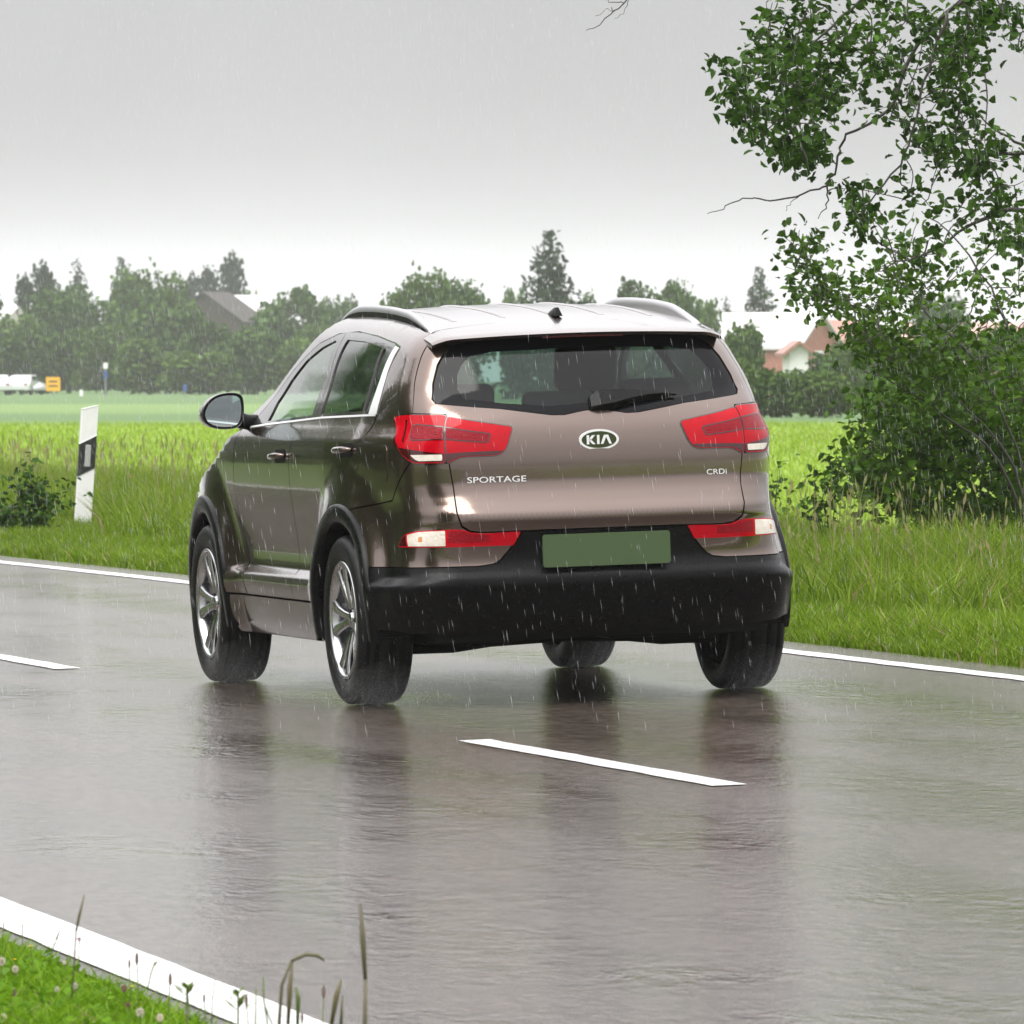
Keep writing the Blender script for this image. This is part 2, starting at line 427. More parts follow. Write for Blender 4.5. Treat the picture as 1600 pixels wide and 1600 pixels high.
def surf_xy(x, y, off=0.0):
    x = np.asarray(x, float); y = np.asarray(y, float)
    o = (x, y, np.full_like(x, .9)); d = (np.zeros_like(x), np.zeros_like(x), np.ones_like(x))
    t = solve(o, d, -.35, .9)
    p = np.stack([x, y, .9 + t], 1); n = grad(p)
    return p + n*off, n

def surf_xf(x, z, off=0.0):
    """front face, rays going forward"""
    x = np.asarray(x, float); z = np.asarray(z, float)
    o = (x, np.full_like(x, .6), z); d = (np.zeros_like(x), np.ones_like(x), np.zeros_like(x))
    t = solve(o, d, -.2, 3.2)
    p = np.stack([x, .6 + t, z], 1); n = grad(p)
    return p + n*off, n

def surf_yz(y, z, off=0.0):
    y = np.asarray(y, float); z = np.asarray(z, float)
    o = (np.zeros_like(y), y, z); d = (np.ones_like(y), np.zeros_like(y), np.zeros_like(y))
    t = solve(o, d, .0, 1.1)
    p = np.stack([t, y, z], 1); n = grad(p)
    return p + n*off, n
# ---------------------------------------------------------------- the car
PAINT, nt = new_mat('brown metallic paint'); co = coords(nt)
fl = noise(nt, co, 900, 2, .6)
c = mixc(nt, fl, (.112, .080, .066), (.180, .131, .109))
p = nd(nt, 'ShaderNodeBsdfPrincipled', {'Base Color': c, 'Metallic': .90, 'Roughness': .21, 'Coat Weight': 1.0, 'Coat Roughness': .015, 'Coat IOR': 1.5})
drops = mapr(nt, nd(nt, 'ShaderNodeTexVoronoi', {'Vector': co, 'Scale': 120, 'Randomness': 1.0}).outputs['Distance'], .0, .34, 1, 0)
wb0 = nd(nt, 'ShaderNodeBump', {'Height': noise(nt, co, 40, 3), 'Strength': .022, 'Distance': .01})
wb = nd(nt, 'ShaderNodeBump', {'Height': drops, 'Strength': .10, 'Distance': .002, 'Normal': wb0.outputs[0]})
nt.links.new(wb.outputs[0], p.inputs['Coat Normal']); out(nt, p.outputs[0])
PLASTIC = pmat('wet black plastic', (.003, .003, .0035), .32, spec=.16, vary=.2, scale=20, rvary=.08, bump=.05, bscale=300)
TRIMM = pmat('dark trim gloss', (.030, .026, .025), .16, coat=.6, vary=.1)
UNDER = pmat('dirty underbody', (.006, .0055, .005), .7, spec=.15, vary=.4, scale=14)
RUBBER = pmat('tyre rubber', (.006, .006, .0065), .45, spec=.25, vary=.2, scale=30, rvary=.1, bump=.15, bscale=220)
ALLOY = pmat('silver alloy', (.55, .55, .56), .22, metal=1, vary=.06, rvary=.06)
DARKMETAL = pmat('dark brake metal', (.06, .058, .055), .45, metal=.8, vary=.3)
SILVER = pmat('bright silver letter', (.82, .83, .84), .38, metal=.25, vary=.02)
CHROME = pmat('chrome', (.85, .86, .88), .05, metal=1, vary=.02)
RED = pmat('red lamp lens', (.42, .0015, .009), .09, spec=.16, coat=.1, vary=.28, scale=22)
RED2 = pmat('dark red lamp reflector', (.24, .002, .010), .16, spec=.16, coat=.08, vary=.3, scale=60, bump=.5, bscale=160)
RED3 = pmat('deep red lamp base', (.045, .001, .003), .14, coat=.4, vary=.1)
CLEAR = pmat('clear lamp lens', (.70, .64, .55), .12, coat=1, vary=.25, scale=34, bump=.4, bscale=90)
AMBER = pmat('amber bulb', (.55, .22, .06), .2, coat=1)
GREENPLATE = pmat('green plate', (.050, .085, .030), .35, vary=.03)
BADGEBLACK = pmat('badge black enamel', (.008, .010, .009), .1, coat=1)
GLASS_R = glass_mat('rear privacy glass', (.30, .43, .385), ior=1.33)
GLASS_D = glass_mat('dark privacy glass', (.20, .24, .23), ior=1.75)
GLASS_F = glass_mat('clear side glass', (.84, .93, .90), ior=1.9)
FRIT = pmat('black glass border', (.003, .003, .004), .06, spec=.14, vary=.2, scale=30)
SEATM = pmat('charcoal seat cloth', (.022, .022, .024), .85, vary=.2, scale=40)
MIRROR = pmat('mirror silver', (.55, .62, .62), .03, metal=1, vary=.03)

ORANGE_SHIFT = 0.0
car = thing('car', 'brown wet estate-height SUV driving away along the rain-soaked road', 'car', (0, 0, 0), (0, -BANK, 0))

def catmull(P, n=6, closed=True):
    P = np.asarray(P, float); m = len(P); o = []
    for i in range(m if closed else m-1):
        p0, p1, p2, p3 = (P[(i+d) % m] if closed else P[min(max(i+d, 0), m-1)] for d in (-1, 0, 1, 2))
        for t in np.arange(n)/n:
            o.append(.5*((2*p1) + (-p0+p2)*t + (2*p0-5*p1+4*p2-p3)*t*t + (-p0+3*p1-3*p2+p3)*t**3))
    if not closed: o.append(P[-1])
    return np.array(o)

def chaikin(P, n=2, w=.25):
    P = np.asarray(P, float)
    for _ in range(n):
        Q = np.roll(P, -1, 0); P = np.stack([P*(1-w) + Q*w, P*w + Q*(1-w)], 1).reshape(-1, P.shape[1])
    return P

def rounded(P, r, n=4):
    """polygon with its corners rounded to radius about r"""
    P = np.asarray(P, float); o = []; m = len(P)
    for i in range(m):
        a, b, c = P[i-1], P[i], P[(i+1) % m]
        la, lc = np.linalg.norm(a-b), np.linalg.norm(c-b); k = min(r, la*.45, lc*.45)
        p, q = b + (a-b)/la*k, b + (c-b)/lc*k
        for t in np.linspace(0, 1, n+1): o.append((1-t)**2*p + 2*t*(1-t)*b + t*t*q)
    return np.array(o)

def pip(P, poly):
    x, y = P[:, 0], P[:, 1]; c = np.zeros(len(P), bool); j = len(poly) - 1
    for i in range(len(poly)):
        xi, yi = poly[i]; xj, yj = poly[j]
        if yi != yj:
            c ^= ((yi > y) != (yj > y)) & (x < (xj-xi)*(y-yi)/(yj-yi) + xi)
        j = i
    return c

def dens(P, step):
    P = np.asarray(P, float); o = []
    for i in range(len(P)):
        a, b = P[i], P[(i+1) % len(P)]; n = max(1, int(np.linalg.norm(b-a)/step + .5))
        for k in range(n): o.append(a + (b-a)*k/n)
    return np.array(o)

def dom_yz(a, b, off):                       # (y, z) on the flank, through the wrap so that it runs on round the corner
    return surf_uz(np.asarray(a) - fan(np.asarray(b))[1] + U1, b, off)
DOM = {'uz': surf_uz, 'yz': dom_yz, 'xy': surf_xy, 'xf': surf_xf, 'side': surf_yz}

def patch(name, poly, mat, parent=None, dom='uz', off=0.0, rim=.012, step=.022, holes=(), side=1, rows=(), mesh_only=False, **props):
    """a panel of the body shell: an outline in shell coordinates, meshed on the shell, with turned-in edges"""
    loops = [dens(poly, step)] + [dens(h, step) for h in holes]
    B = np.concatenate(loops); E = []; n0 = 0
    for L in loops:
        E += [(n0+i, n0+(i+1) % len(L)) for i in range(len(L))]; n0 += len(L)
    lo, hi = loops[0].min(0), loops[0].max(0)
    ga = np.arange(lo[0] + step/2, hi[0], step); gb = np.arange(lo[1] + step/2, hi[1], step)
    gb = np.unique(np.concatenate([gb] + [np.asarray([r]) for r in rows if lo[1] < r < hi[1]]))
    A, Bb = np.meshgrid(ga, gb); A = A + (np.arange(len(gb)) % 2)[:, None]*step*.5; G = np.stack([A.ravel(), Bb.ravel()], 1)
    keep = pip(G, loops[0])
    for h in loops[1:]: keep &= ~pip(G, h)
    G = G[keep]
    if len(G):
        d = np.min(np.linalg.norm(G[:, None, :] - B[None], axis=2), axis=1) if len(G)*len(B) < 6e6 else np.array([np.min(np.linalg.norm(g - B, axis=1)) for g in G])
        G = G[d > step*.42]
    P = np.concatenate([B, G])
    v, e, f, *_ = geometry.delaunay_2d_cdt([Vector(q) for q in P], E, [], 0, 1e-6)
    v = np.array([tuple(q) for q in v]); T = np.array([q for q in f if len(q) == 3])
    cen = v[T].mean(1); keep = pip(cen, loops[0])
    for h in loops[1:]: keep &= ~pip(cen, h)
    T = T[keep]
    p3, n3 = DOM[dom](v[:, 0], v[:, 1], off)
    # rim: boundary edges of the kept triangles
    from collections import Counter
    cnt = Counter(); 
    for t in T:
        for a, b in ((t[0], t[1]), (t[1], t[2]), (t[2], t[0])): cnt[(min(a, b), max(a, b))] += 1
    bd = [k for k, c in cnt.items() if c == 1]
    # consistent outward winding
    fn = np.cross(p3[T[:, 1]] - p3[T[:, 0]], p3[T[:, 2]] - p3[T[:, 0]]); flip = (fn*n3[T].mean(1)).sum(1) < 0
    T[flip] = T[flip][:, ::-1]
    V = [*p3]; LN = [n3[i] for i in T.ravel()]; FACES = [tuple(t) for t in T]
    if rim:
        idx = {}
        for a, b in bd:
            for k in (a, b):
                if k not in idx:
                    idx[k] = (len(V), len(V)+1); V.append(p3[k]); V.append(p3[k] - n3[k]*rim)
        cen2 = {}
        for t in T:
            for a, b in ((t[0], t[1]), (t[1], t[2]), (t[2], t[0])): cen2[(min(a, b), max(a, b))] = (a, b)
        for a, b in bd:
            a, b = cen2[(a, b)]
            FACES.append((idx[b][0], idx[a][0], idx[a][1], idx[b][1])); LN += [np.zeros(3)]*4
    V = np.array(V); LN = np.array(LN)
    if side < 0:
        V = V*[-1, 1, 1]; LN = LN*[-1, 1, 1]
        F2 = []; L2 = []; k = 0
        for q in FACES:
            n = len(q); F2.append(q[::-1]); L2.append(LN[k:k+n][::-1]); k += n
        FACES = F2; LN = np.concatenate(L2)
    me = bpy.data.meshes.new(name); me.from_pydata([tuple(q) for q in V], [], FACES); me.update()
    sm = np.array([len(q) == 3 for q in FACES]); me.polygons.foreach_set('use_smooth', sm)
    me.normals_split_custom_set([tuple(q) for q in LN])
    if mesh_only: return me
    return link(name, me, mat, parent if parent else car, **props)

def sym(P):
    P = [tuple(q) for q in P]; return P + [(-a, b) for a, b in reversed(P) if abs(a) > 1e-6]
def arc(yc, r, a0, a1, n=22):
    return [(yc + r*math.cos(R(a)), WR + r*math.sin(R(a))) for a in np.linspace(a0, a1, n)]
def yz2uz(P): return [(y - float(fan(z)[1]) + U1, z) for y, z in P]
CREASE = (.47, .485, .493, .502, .512, .523, .535, .546, .56, 1.09, 1.13, .735, .75, .765, .775, .785, .80, .82, 1.06, 1.17, 1.2)
AR = .470                                                     # panels stop here, the arch moulding covers the edge

def ztop(y, x=.585):
    p, n = surf_xy(np.array([x]), np.array([y])); return float(p[0, 2])

def LU(P): return [(float(np.interp(u, [0, .66, .783, .836, .879, .955, 1.0], [0, .66, .804, .88, .945, 1.09, 1.14])), z) for u, z in P]
def LV(P): return [(float(np.interp(u, [0, .66, .836, .886], [0, .66, .879, .945])), z) for u, z in P]
# --- rear: tailgate with window, lamps, badge, lettering
tg = sym([(0, .722), (.30, .722), (.50, .720), (.552, .726), (.588, .748), (.604, .80), (.613, .90), (.630, 1.0), (.640, 1.03), (.655, 1.19), (.668, 1.2015), (.75, 1.2045), (.868, 1.208), (.860, 1.326), (.846, 1.43), (.838, 1.485), (.815, 1.520), (.70, 1.535), (.3, 1.54), (0, 1.54)])
winpoly = sym([(0, 1.196), (.04, 1.197), (.085, 1.190), (.135, 1.181), (.19, 1.182), (.42, 1.214), (.70, 1.238), (.745, 1.243), (.772, 1.262), (.786, 1.325), (.786, 1.402), (.772, 1.458), (.755, 1.487), (.715, 1.500), (.64, 1.509), (.3, 1.514), (0, 1.514)])
winhole = np.asarray(winpoly)*[.994, 1] ; 
tailgate = patch('tailgate', tg, PAINT, dom='uz', holes=[winpoly], rows=CREASE)
clear = sym([(0, 1.232), (.20, 1.222), (.42, 1.240), (.62, 1.262), (.675, 1.30), (.705, 1.36), (.705, 1.40), (.69, 1.435), (.62, 1.452), (0, 1.462)])
inset = np.asarray(winpoly); cen = np.array([0, 1.35]); inset = cen + (inset - cen)*[.992, .975]
rear_window = patch('rear_window', inset, FRIT, off=-.004, holes=[clear], rim=.004, step=.03)
patch('window_pane', np.asarray(clear), GLASS_R, parent=rear_window, off=-.0035, rim=0, step=.03)

def text_mesh(s, size, extrude):
    cu = bpy.data.curves.new('lettering', 'FONT'); cu.body = s; cu.size = size; cu.extrude = extrude; cu.align_x = 'CENTER'; cu.align_y = 'CENTER'
    cu.resolution_u = 3
    ob = bpy.data.objects.new('lettering', cu); COL.objects.link(ob)
    dg = bpy.context.evaluated_depsgraph_get(); dg.update()
    me = bpy.data.meshes.new_from_object(ob.evaluated_get(dg)); bpy.data.objects.remove(ob); bpy.data.curves.remove(cu)
    return me
def place_text(name, s, xc, zc, width, height, mat, parent, off=.002, bold=0, label=None):
    me = text_mesh(s, 1, .0)
    co = np.zeros(len(me.vertices)*3); me.vertices.foreach_get('co', co); co = co.reshape(-1, 3)
    w = np.ptp(co[:, 0]); h = np.ptp(co[:, 1]); x = (co[:, 0]-co[:, 0].min())/w - .5; z = (co[:, 1]-co[:, 1].min())/h - .5
    X = xc + x*width; Z = zc + z*height
    p, n = surf_uz(X/ (fan(Z)[0]) * CX0, Z, off)
    me.vertices.foreach_set('co', p.astype(np.float32).ravel()); me.update()
    bm = bmesh.new(); bm.from_mesh(me)
    bm.normal_update()
    g = bmesh.ops.extrude_face_region(bm, geom=bm.faces[:])
    bmesh.ops.translate(bm, verts=[q for q in g['geom'] if isinstance(q, bmesh.types.BMVert)], vec=(0, -.003, 0))
    if bold:
        pass
    bmesh.ops.recalc_face_normals(bm, faces=bm.faces[:]); bm.to_mesh(me); bm.free()
    o = link(name, me, mat, parent)
    if label: o['label'] = label
    return o
place_text('lettering', 'SPORTAGE', -.430, .930, .240, .024, SILVER, tailgate, label='chrome SPORTAGE model lettering'[:0] or None)
place_text('lettering', 'CRDi', .500, .930, .088, .022, SILVER, tailgate)

def bmesh_extrude_poly(loops2d, y0, depth, mat, name, parent, yfun=None):
    mb = MB()
    for L in loops2d:
        n = len(L); v = [(x, y0, z) for x, z in L] + [(x, y0 - depth, z) for x, z in L]
        f = [tuple(range(n)), tuple(range(2*n-1, n-1, -1))] + [(i, (i+1) % n, n+(i+1) % n, n+i) for i in range(n)]
        mb.add(v, f)
    return mb.build(name, mat, parent)
# oval badge
ZB, BW, BH = 1.078, .084, .0425
def ell(a, b, n=40): return [(a*math.cos(2*math.pi*i/n), ZB + b*math.sin(2*math.pi*i/n)) for i in range(n)]
yb = float(surf_uz(np.array([0.]), np.array([ZB]))[0][0, 1])
tiltb = math.atan2(float(surf_uz(np.array([0.]), np.array([ZB+.03]))[0][0, 1]) - float(surf_uz(np.array([0.]), np.array([ZB-.03]))[0][0, 1]), .06)
badge = bmesh_extrude_poly([ell(BW, BH)], yb + .006, .011, SILVER, 'badge', tailgate)
face = bmesh_extrude_poly([ell(BW*.875, BH*.80)], yb - .0045, .0015, BADGEBLACK, 'badge_face', badge)
S = .046
K = [[(0, 0), (.30, 0), (.30, 1), (0, 1)], [(.30, .40), (.72, 0), (1.08, 0), (.50, .56), (.30, .56)], [(.30, .46), (.52, .44), (1.04, 1), (.68, 1), (.30, .60)]]
I_ = [[(1.28, 0), (1.58, 0), (1.58, 1), (1.28, 1)]]
A_ = [[(1.74, 0), (2.04, 0), (2.42, .78), (2.28, 1), (2.16, 1)], [(2.80, 0), (3.10, 0), (2.68, 1), (2.28, 1), (2.42, .78)]]
sc_ = .105/3.10
bmesh_extrude_poly([[(-.0525 + a*sc_, ZB - .0185 + b*.037) for a, b in L] for L in K + I_ + A_], yb - .0062, .0022, SILVER, 'lettering', badge)
for o in (badge,):
    me = o.data; 
# lamps on both sides
LAMP_OUT = [(.660, 1.190), (.680, 1.1945), (.845, 1.1995), (.918, 1.197), (.950, 1.186), (.955, 1.165), (.925, 1.115), (.885, 1.068), (.850, 1.035), (.815, 1.012), (.785, 1.004), (.652, 1.003), (.651, 1.05)]; LAMP_OUT = LU(LAMP_OUT)
LAMP_IN = [(.652, 1.187), (.362, 1.140), (.358, 1.130), (.382, 1.066), (.402, 1.038), (.430, 1.027), (.565, 1.026), (.600, 1.018), (.625, 1.006), (.640, 1.003)]
LOWL = [(.352, .716), (.50, .713), (.548, .717), (.58, .729), (.62, .7335), (.766, .7285), (.836, .717), (.868, .698), (.886, .672), (.880, .663), (.675, .662), (.381, .662)]; LOWL = LV(LOWL)
def grown(P, d):
    P = np.asarray(P, float); o = []; A = sum(P[i-1][0]*P[i][1] - P[i][0]*P[i-1][1] for i in range(len(P))); sg = 1 if A > 0 else -1
    for i in range(len(P)):
        t = P[(i+1) % len(P)] - P[i-1]; t = t/max(np.linalg.norm(t), 1e-9); o.append(P[i] + sg*d*np.array([t[1], -t[0]]))
    return np.array(o)
lampk = dict(off=.006, rim=.012, step=.018)
for s in (-1, 1):
    lo = patch('tail_lamp', rounded(LAMP_OUT, .012), RED, side=s, **lampk)
    patch('lamp_base', rounded(LU([(.652, 1.040), (.905, 1.075), (.93, 1.12), (.950, 1.16), (.953, 1.183), (.942, 1.18), (.905, 1.10), (.855, 1.042), (.815, 1.018), (.787, 1.009), (.656, 1.008)]), .006), RED3, parent=lo, side=s, off=.0072, rim=.001, step=.015)
    patch('reverse_lens', rounded(LU([(.664, 1.037), (.812, 1.038), (.790, 1.020), (.770, 1.0125), (.664, 1.0125)]), .006), CLEAR, parent=lo, side=s, off=.0085, rim=.003, step=.012)
    patch('light_guide', rounded(LU([(.6575, 1.150), (.800, 1.163), (.828, 1.155), (.828, 1.105), (.812, 1.094), (.6555, 1.095)]), .010), RED3, parent=lo, side=s, off=.0071, rim=.001, step=.015,
          holes=[rounded(LU([(.6605, 1.1445), (.800, 1.158), (.8235, 1.150), (.8235, 1.108), (.810, 1.0985), (.6595, 1.0995)]), .008)])
    patch('reflector', rounded(LU([(.6605, 1.1445), (.800, 1.158), (.8235, 1.150), (.8235, 1.108), (.810, 1.0985), (.6595, 1.0995)]), .008), RED2, parent=lo, side=s, off=.0068, rim=0, step=.015)
    patch('lamp_divider', LU([(.856, 1.180), (.868, 1.180), (.862, 1.095), (.852, 1.085)]), RED3, parent=lo, side=s, off=.0071, rim=.001, step=.012)
    patch('lamp_housing', grown(rounded(LAMP_OUT, .012), .0045), BADGEBLACK, parent=lo, side=s, off=.0035, rim=.01, step=.018)
    li = patch('tail_lamp', rounded(LAMP_IN, .012), RED, parent=tailgate, side=s, **lampk)
    patch('lamp_housing', grown(rounded(LAMP_IN, .012), .0045), BADGEBLACK, parent=li, side=s, off=.0035, rim=.01, step=.018)
    patch('lamp_base', rounded([(.650, 1.040), (.56, 1.044), (.41, 1.046), (.398, 1.046), (.405, 1.041), (.430, 1.030), (.565, 1.029), (.605, 1.020), (.628, 1.009), (.640, 1.006)], .005), RED3, parent=li, side=s, off=.0072, rim=.001, step=.014)
    gl = [(.648, 1.148), (.450, 1.118), (.444, 1.112), (.455, 1.082), (.462, 1.078), (.646, 1.095)]
    patch('light_guide', rounded(gl, .006), RED3, parent=li, side=s, off=.0071, rim=.001, step=.015, holes=[rounded([(.645, 1.143), (.455, 1.1135), (.451, 1.110), (.459, 1.0865), (.464, 1.083), (.644, 1.0995)], .004)])
    patch('reflector', rounded([(.645, 1.143), (.455, 1.1135), (.451, 1.110), (.459, 1.0865), (.464, 1.083), (.644, 1.0995)], .004), RED2, parent=li, side=s, off=.0068, rim=0, step=.015)
    bl = patch('bumper_lamp', rounded(LOWL, .006), RED, side=s, **lampk)
    patch('lamp_base', [(.520, .7105), (.548, .7125), (.578, .724), (.620, .7265), (.645, .7265), (.645, .680), (.480, .680), (.480, .705)], RED2, parent=bl, side=s, off=.0072, rim=.001, step=.014)
    patch('lamp_base', LV([(.836, .714), (.865, .697), (.881, .673), (.876, .667), (.822, .667), (.832, .69)]), RED3, parent=bl, side=s, off=.0072, rim=.001, step=.014)
    patch('indicator_lens', rounded(LV([(.658, .7285), (.766, .7235), (.826, .712), (.822, .69), (.812, .667), (.658, .667)]), .004), CLEAR, parent=bl, side=s, off=.0075, rim=.002, step=.012)
    patch('bulb', rounded([(.765, .706), (.787, .704), (.787, .684), (.765, .684)], .006), AMBER, parent=bl, side=s, off=.0084, rim=.001, step=.008)

# --- bumper
BY = -math.sqrt(AR**2 - (.583-WR)**2); BY2 = -math.sqrt(AR**2 - (.807-WR)**2)
arc_q = arc(0, AR, 180 - math.degrees(math.asin((.807-WR)/AR)), 180 - math.degrees(math.asin((.583-WR)/AR)), 10)
BUMP = [(.556, .7165), (.594, .742), (.6105, .80), (.619, .90), (.636, 1.0)] + LU([(.785, .999), (.815, 1.005)]) + [(1.06, .850)] + yz2uz(arc_q) + [(1.02, .583), (.52, .583), (.463, .590), (.437, .604), (.400, .645), (.352, .712)]
for s in (-1, 1): patch('bumper_corner', BUMP, PAINT, side=s, rows=CREASE)
low_arc = arc(0, AR, 180 - math.degrees(math.asin((.578-WR)/AR)), 183, 10)
LOWB = sym([(0, .716), (.340, .712), (.345, .710), (.393, .643), (.430, .599), (.460, .585), (.52, .578), (1.02, .578)] + yz2uz(low_arc) + [(.98, .325), (.88, .312), (.62, .300), (.40, .296), (.2, .298), (0, .298)])
lb = patch('rear_bumper', LOWB, PLASTIC, rows=CREASE, step=.019)
# licence plate on its carrier
plate = MB(); pl = rounded([(-.268, .567), (.268, .567), (.268, .700), (-.268, .700)], .014, 5)
plate = bmesh_extrude_poly([[(x, z) for x, z in pl]], -.896, .012, GREENPLATE, 'licence_plate', car)
car_parts_tilt = plate
plate.rotation_euler = (0, 0, 0)

# --- quarter panels, roof frame, doors
roofline = [(y, ztop(y)) for y in np.linspace(-.42, 1.25, 22)]
scr = []                                                    # windscreen edge, from the roof down to the cowl
for z in np.linspace(1.585, 1.13, 14):
    y = float(front_z(z)) - .20*.60**2 - .01 - .06*(1.585 - z); scr.append((y, z))
TRIM_OUT = [(-.298, 1.2035), (-.265, 1.336), (-.246, 1.472), (-.235, 1.4815), (-.15, 1.497), (.18, 1.527), (.56, 1.547), (.91, 1.540), (1.19, 1.502), (1.38, 1.440), (1.52, 1.383), (1.68, 1.29), (1.82, 1.20), (1.88, 1.145)]
arc_d = arc(0, AR + .005, 180 - math.degrees(math.asin((.812-WR)/(AR+.005))), 62, 16)
Q1 = [(.872, 1.208), (.8645, 1.326), (.8505, 1.43), (.8425, 1.488), (.820, 1.524)]
QUART = Q1 + yz2uz(roofline[1:] + scr) + yz2uz(TRIM_OUT[::-1]) + yz2uz([(-.300, 1.196), (-.262, 1.121), (-.16, 1.066), (-.04, .985), (.04, .918), (.16, .838)]) + yz2uz(arc_d[::-1][3:]) + [(1.064, .856)] + LU([(.8185, 1.011), (.855, 1.032), (.89, 1.066), (.93, 1.112), (.96, 1.165), (.955, 1.189), (.920, 1.2015)])
for s in (-1, 1):
    q = patch('quarter_panel', QUART, PAINT, side=s, rows=CREASE)
    if s < 0:
        fd = rounded(yz2uz([(-.505, 1.08), (-.375, 1.085), (-.355, .96), (-.375, .93), (-.49, .93), (-.51, .96)]), .04)
        patch('fuel_flap', fd, PAINT, parent=q, side=s, off=.0025, rim=.003, holes=())
RD = [(.955, .415), (.955, 1.0), (.90, 1.10), (.80, 1.178), (.53, 1.185), (-.287, 1.199), (-.250, 1.118), (-.148, 1.060), (-.03, .980), (.05, .913), (.17, .832)] + arc(0, AR+.002, 62, 9, 12)[2:] + [(.455, .415)]
FD = [(.961, .415), (1.86, .415), (1.97, .60), (2.05, .72), (2.075, .88), (2.04, 1.06), (1.98, 1.132), (1.5, 1.153), (.806, 1.1775), (.906, 1.10), (.961, 1.0)]
doors = {}
for s in (-1, 1):
    doors['r', s] = patch('rear_door', yz2uz(RD), PAINT, side=s, rows=CREASE)
    doors['f', s] = patch('front_door', yz2uz(FD), PAINT, side=s, rows=CREASE)
FRAME_R = [(-.293, 1.202), (-.26, 1.336), (-.240, 1.470), (-.15, 1.492), (.18, 1.522), (.56, 1.542), (.775, 1.5425), (.70, 1.36), (.635, 1.187), (.53, 1.188)]
FRAME_F = [(.641, 1.186), (.706, 1.36), (.781, 1.542), (.91, 1.535), (1.19, 1.497), (1.375, 1.435), (1.51, 1.378), (1.67, 1.285), (1.81, 1.195), (1.87, 1.14), (1.5, 1.156)]
G_F = [(.725, 1.197), (1.56, 1.168), (1.545, 1.25), (1.465, 1.335), (1.30, 1.427), (1.10, 1.482), (.91, 1.510), (.862, 1.50), (.80, 1.365)]
G_R = [(.575, 1.203), (.632, 1.328), (.70, 1.495), (.685, 1.512), (.35, 1.503), (.005, 1.477), (-.045, 1.35), (-.105, 1.216)]
G_Q = [(-.130, 1.217), (-.070, 1.354), (-.022, 1.473), (-.165, 1.454), (-.18, 1.38), (-.20, 1.2165)]
CHR = [(-.205, 1.205), (-.190, 1.34), (-.176, 1.458), (-.188, 1.480), (-.236, 1.4735), (-.258, 1.336), (-.291, 1.203)]
for s in (-1, 1):
    fr = patch('window_frame', yz2uz(FRAME_R), TRIMM, parent=doors['r', s], side=s, holes=[yz2uz(G_R), yz2uz(G_Q)], off=.001, step=.02)
    patch('window_pane', yz2uz(G_R), GLASS_D, parent=doors['r', s], side=s, off=-.005, rim=0, step=.03)
    patch('quarter_pane', yz2uz(G_Q), GLASS_D, parent=doors['r', s], side=s, off=-.005, rim=0, step=.03)
    patch('chrome_strip', yz2uz(CHR), SILVER, parent=doors['r', s], side=s, off=.004, rim=.006, step=.02)
    fr = patch('window_frame', yz2uz(FRAME_F), TRIMM, parent=doors['f', s], side=s, holes=[yz2uz(G_F)], off=.001, step=.02)
    patch('window_pane', yz2uz(G_F), GLASS_F, parent=doors['f', s], side=s, off=-.005, rim=0, step=.03)
    patch('waist_strip', yz2uz([(-.28, 1.197), (.53, 1.1835), (1.5, 1.151), (1.9, 1.134), (1.9, 1.142), (1.5, 1.159), (.53, 1.1915), (-.28, 1.205)]), SILVER, parent=doors['f', s] if False else doors['r', s], side=s, off=.003, rim=.004, step=.03)
    for key, yh, zh in (('r', -.035, 1.052), ('f', 1.125, 1.018)):
        # bowl and pull handle
        d = doors[key, s]
        cup = patch('handle_cup', rounded(yz2uz([(yh-.115, zh-.022), (yh+.09, zh-.026), (yh+.09, zh+.030), (yh-.115, zh+.034)]), .025), UNDER, parent=d, side=s, off=.0015, rim=.002, step=.015)
        pts = []
        for k, t in enumerate(np.linspace(-1, 1, 9)):
            q, n = surf_yz(np.array([yh + t*.105]), np.array([zh + .004 - .004*t]))
            o_ = .030*(1 - abs(t)**3) + .004
            q = q[0] + n[0]*o_; pts.append((q[0]*s, q[1], q[2]))
        MB().tube(pts, [.007, .011, .0135, .014, .014, .014, .0135, .011, .007], 10).build('door_handle', PAINT, d, smooth=True)

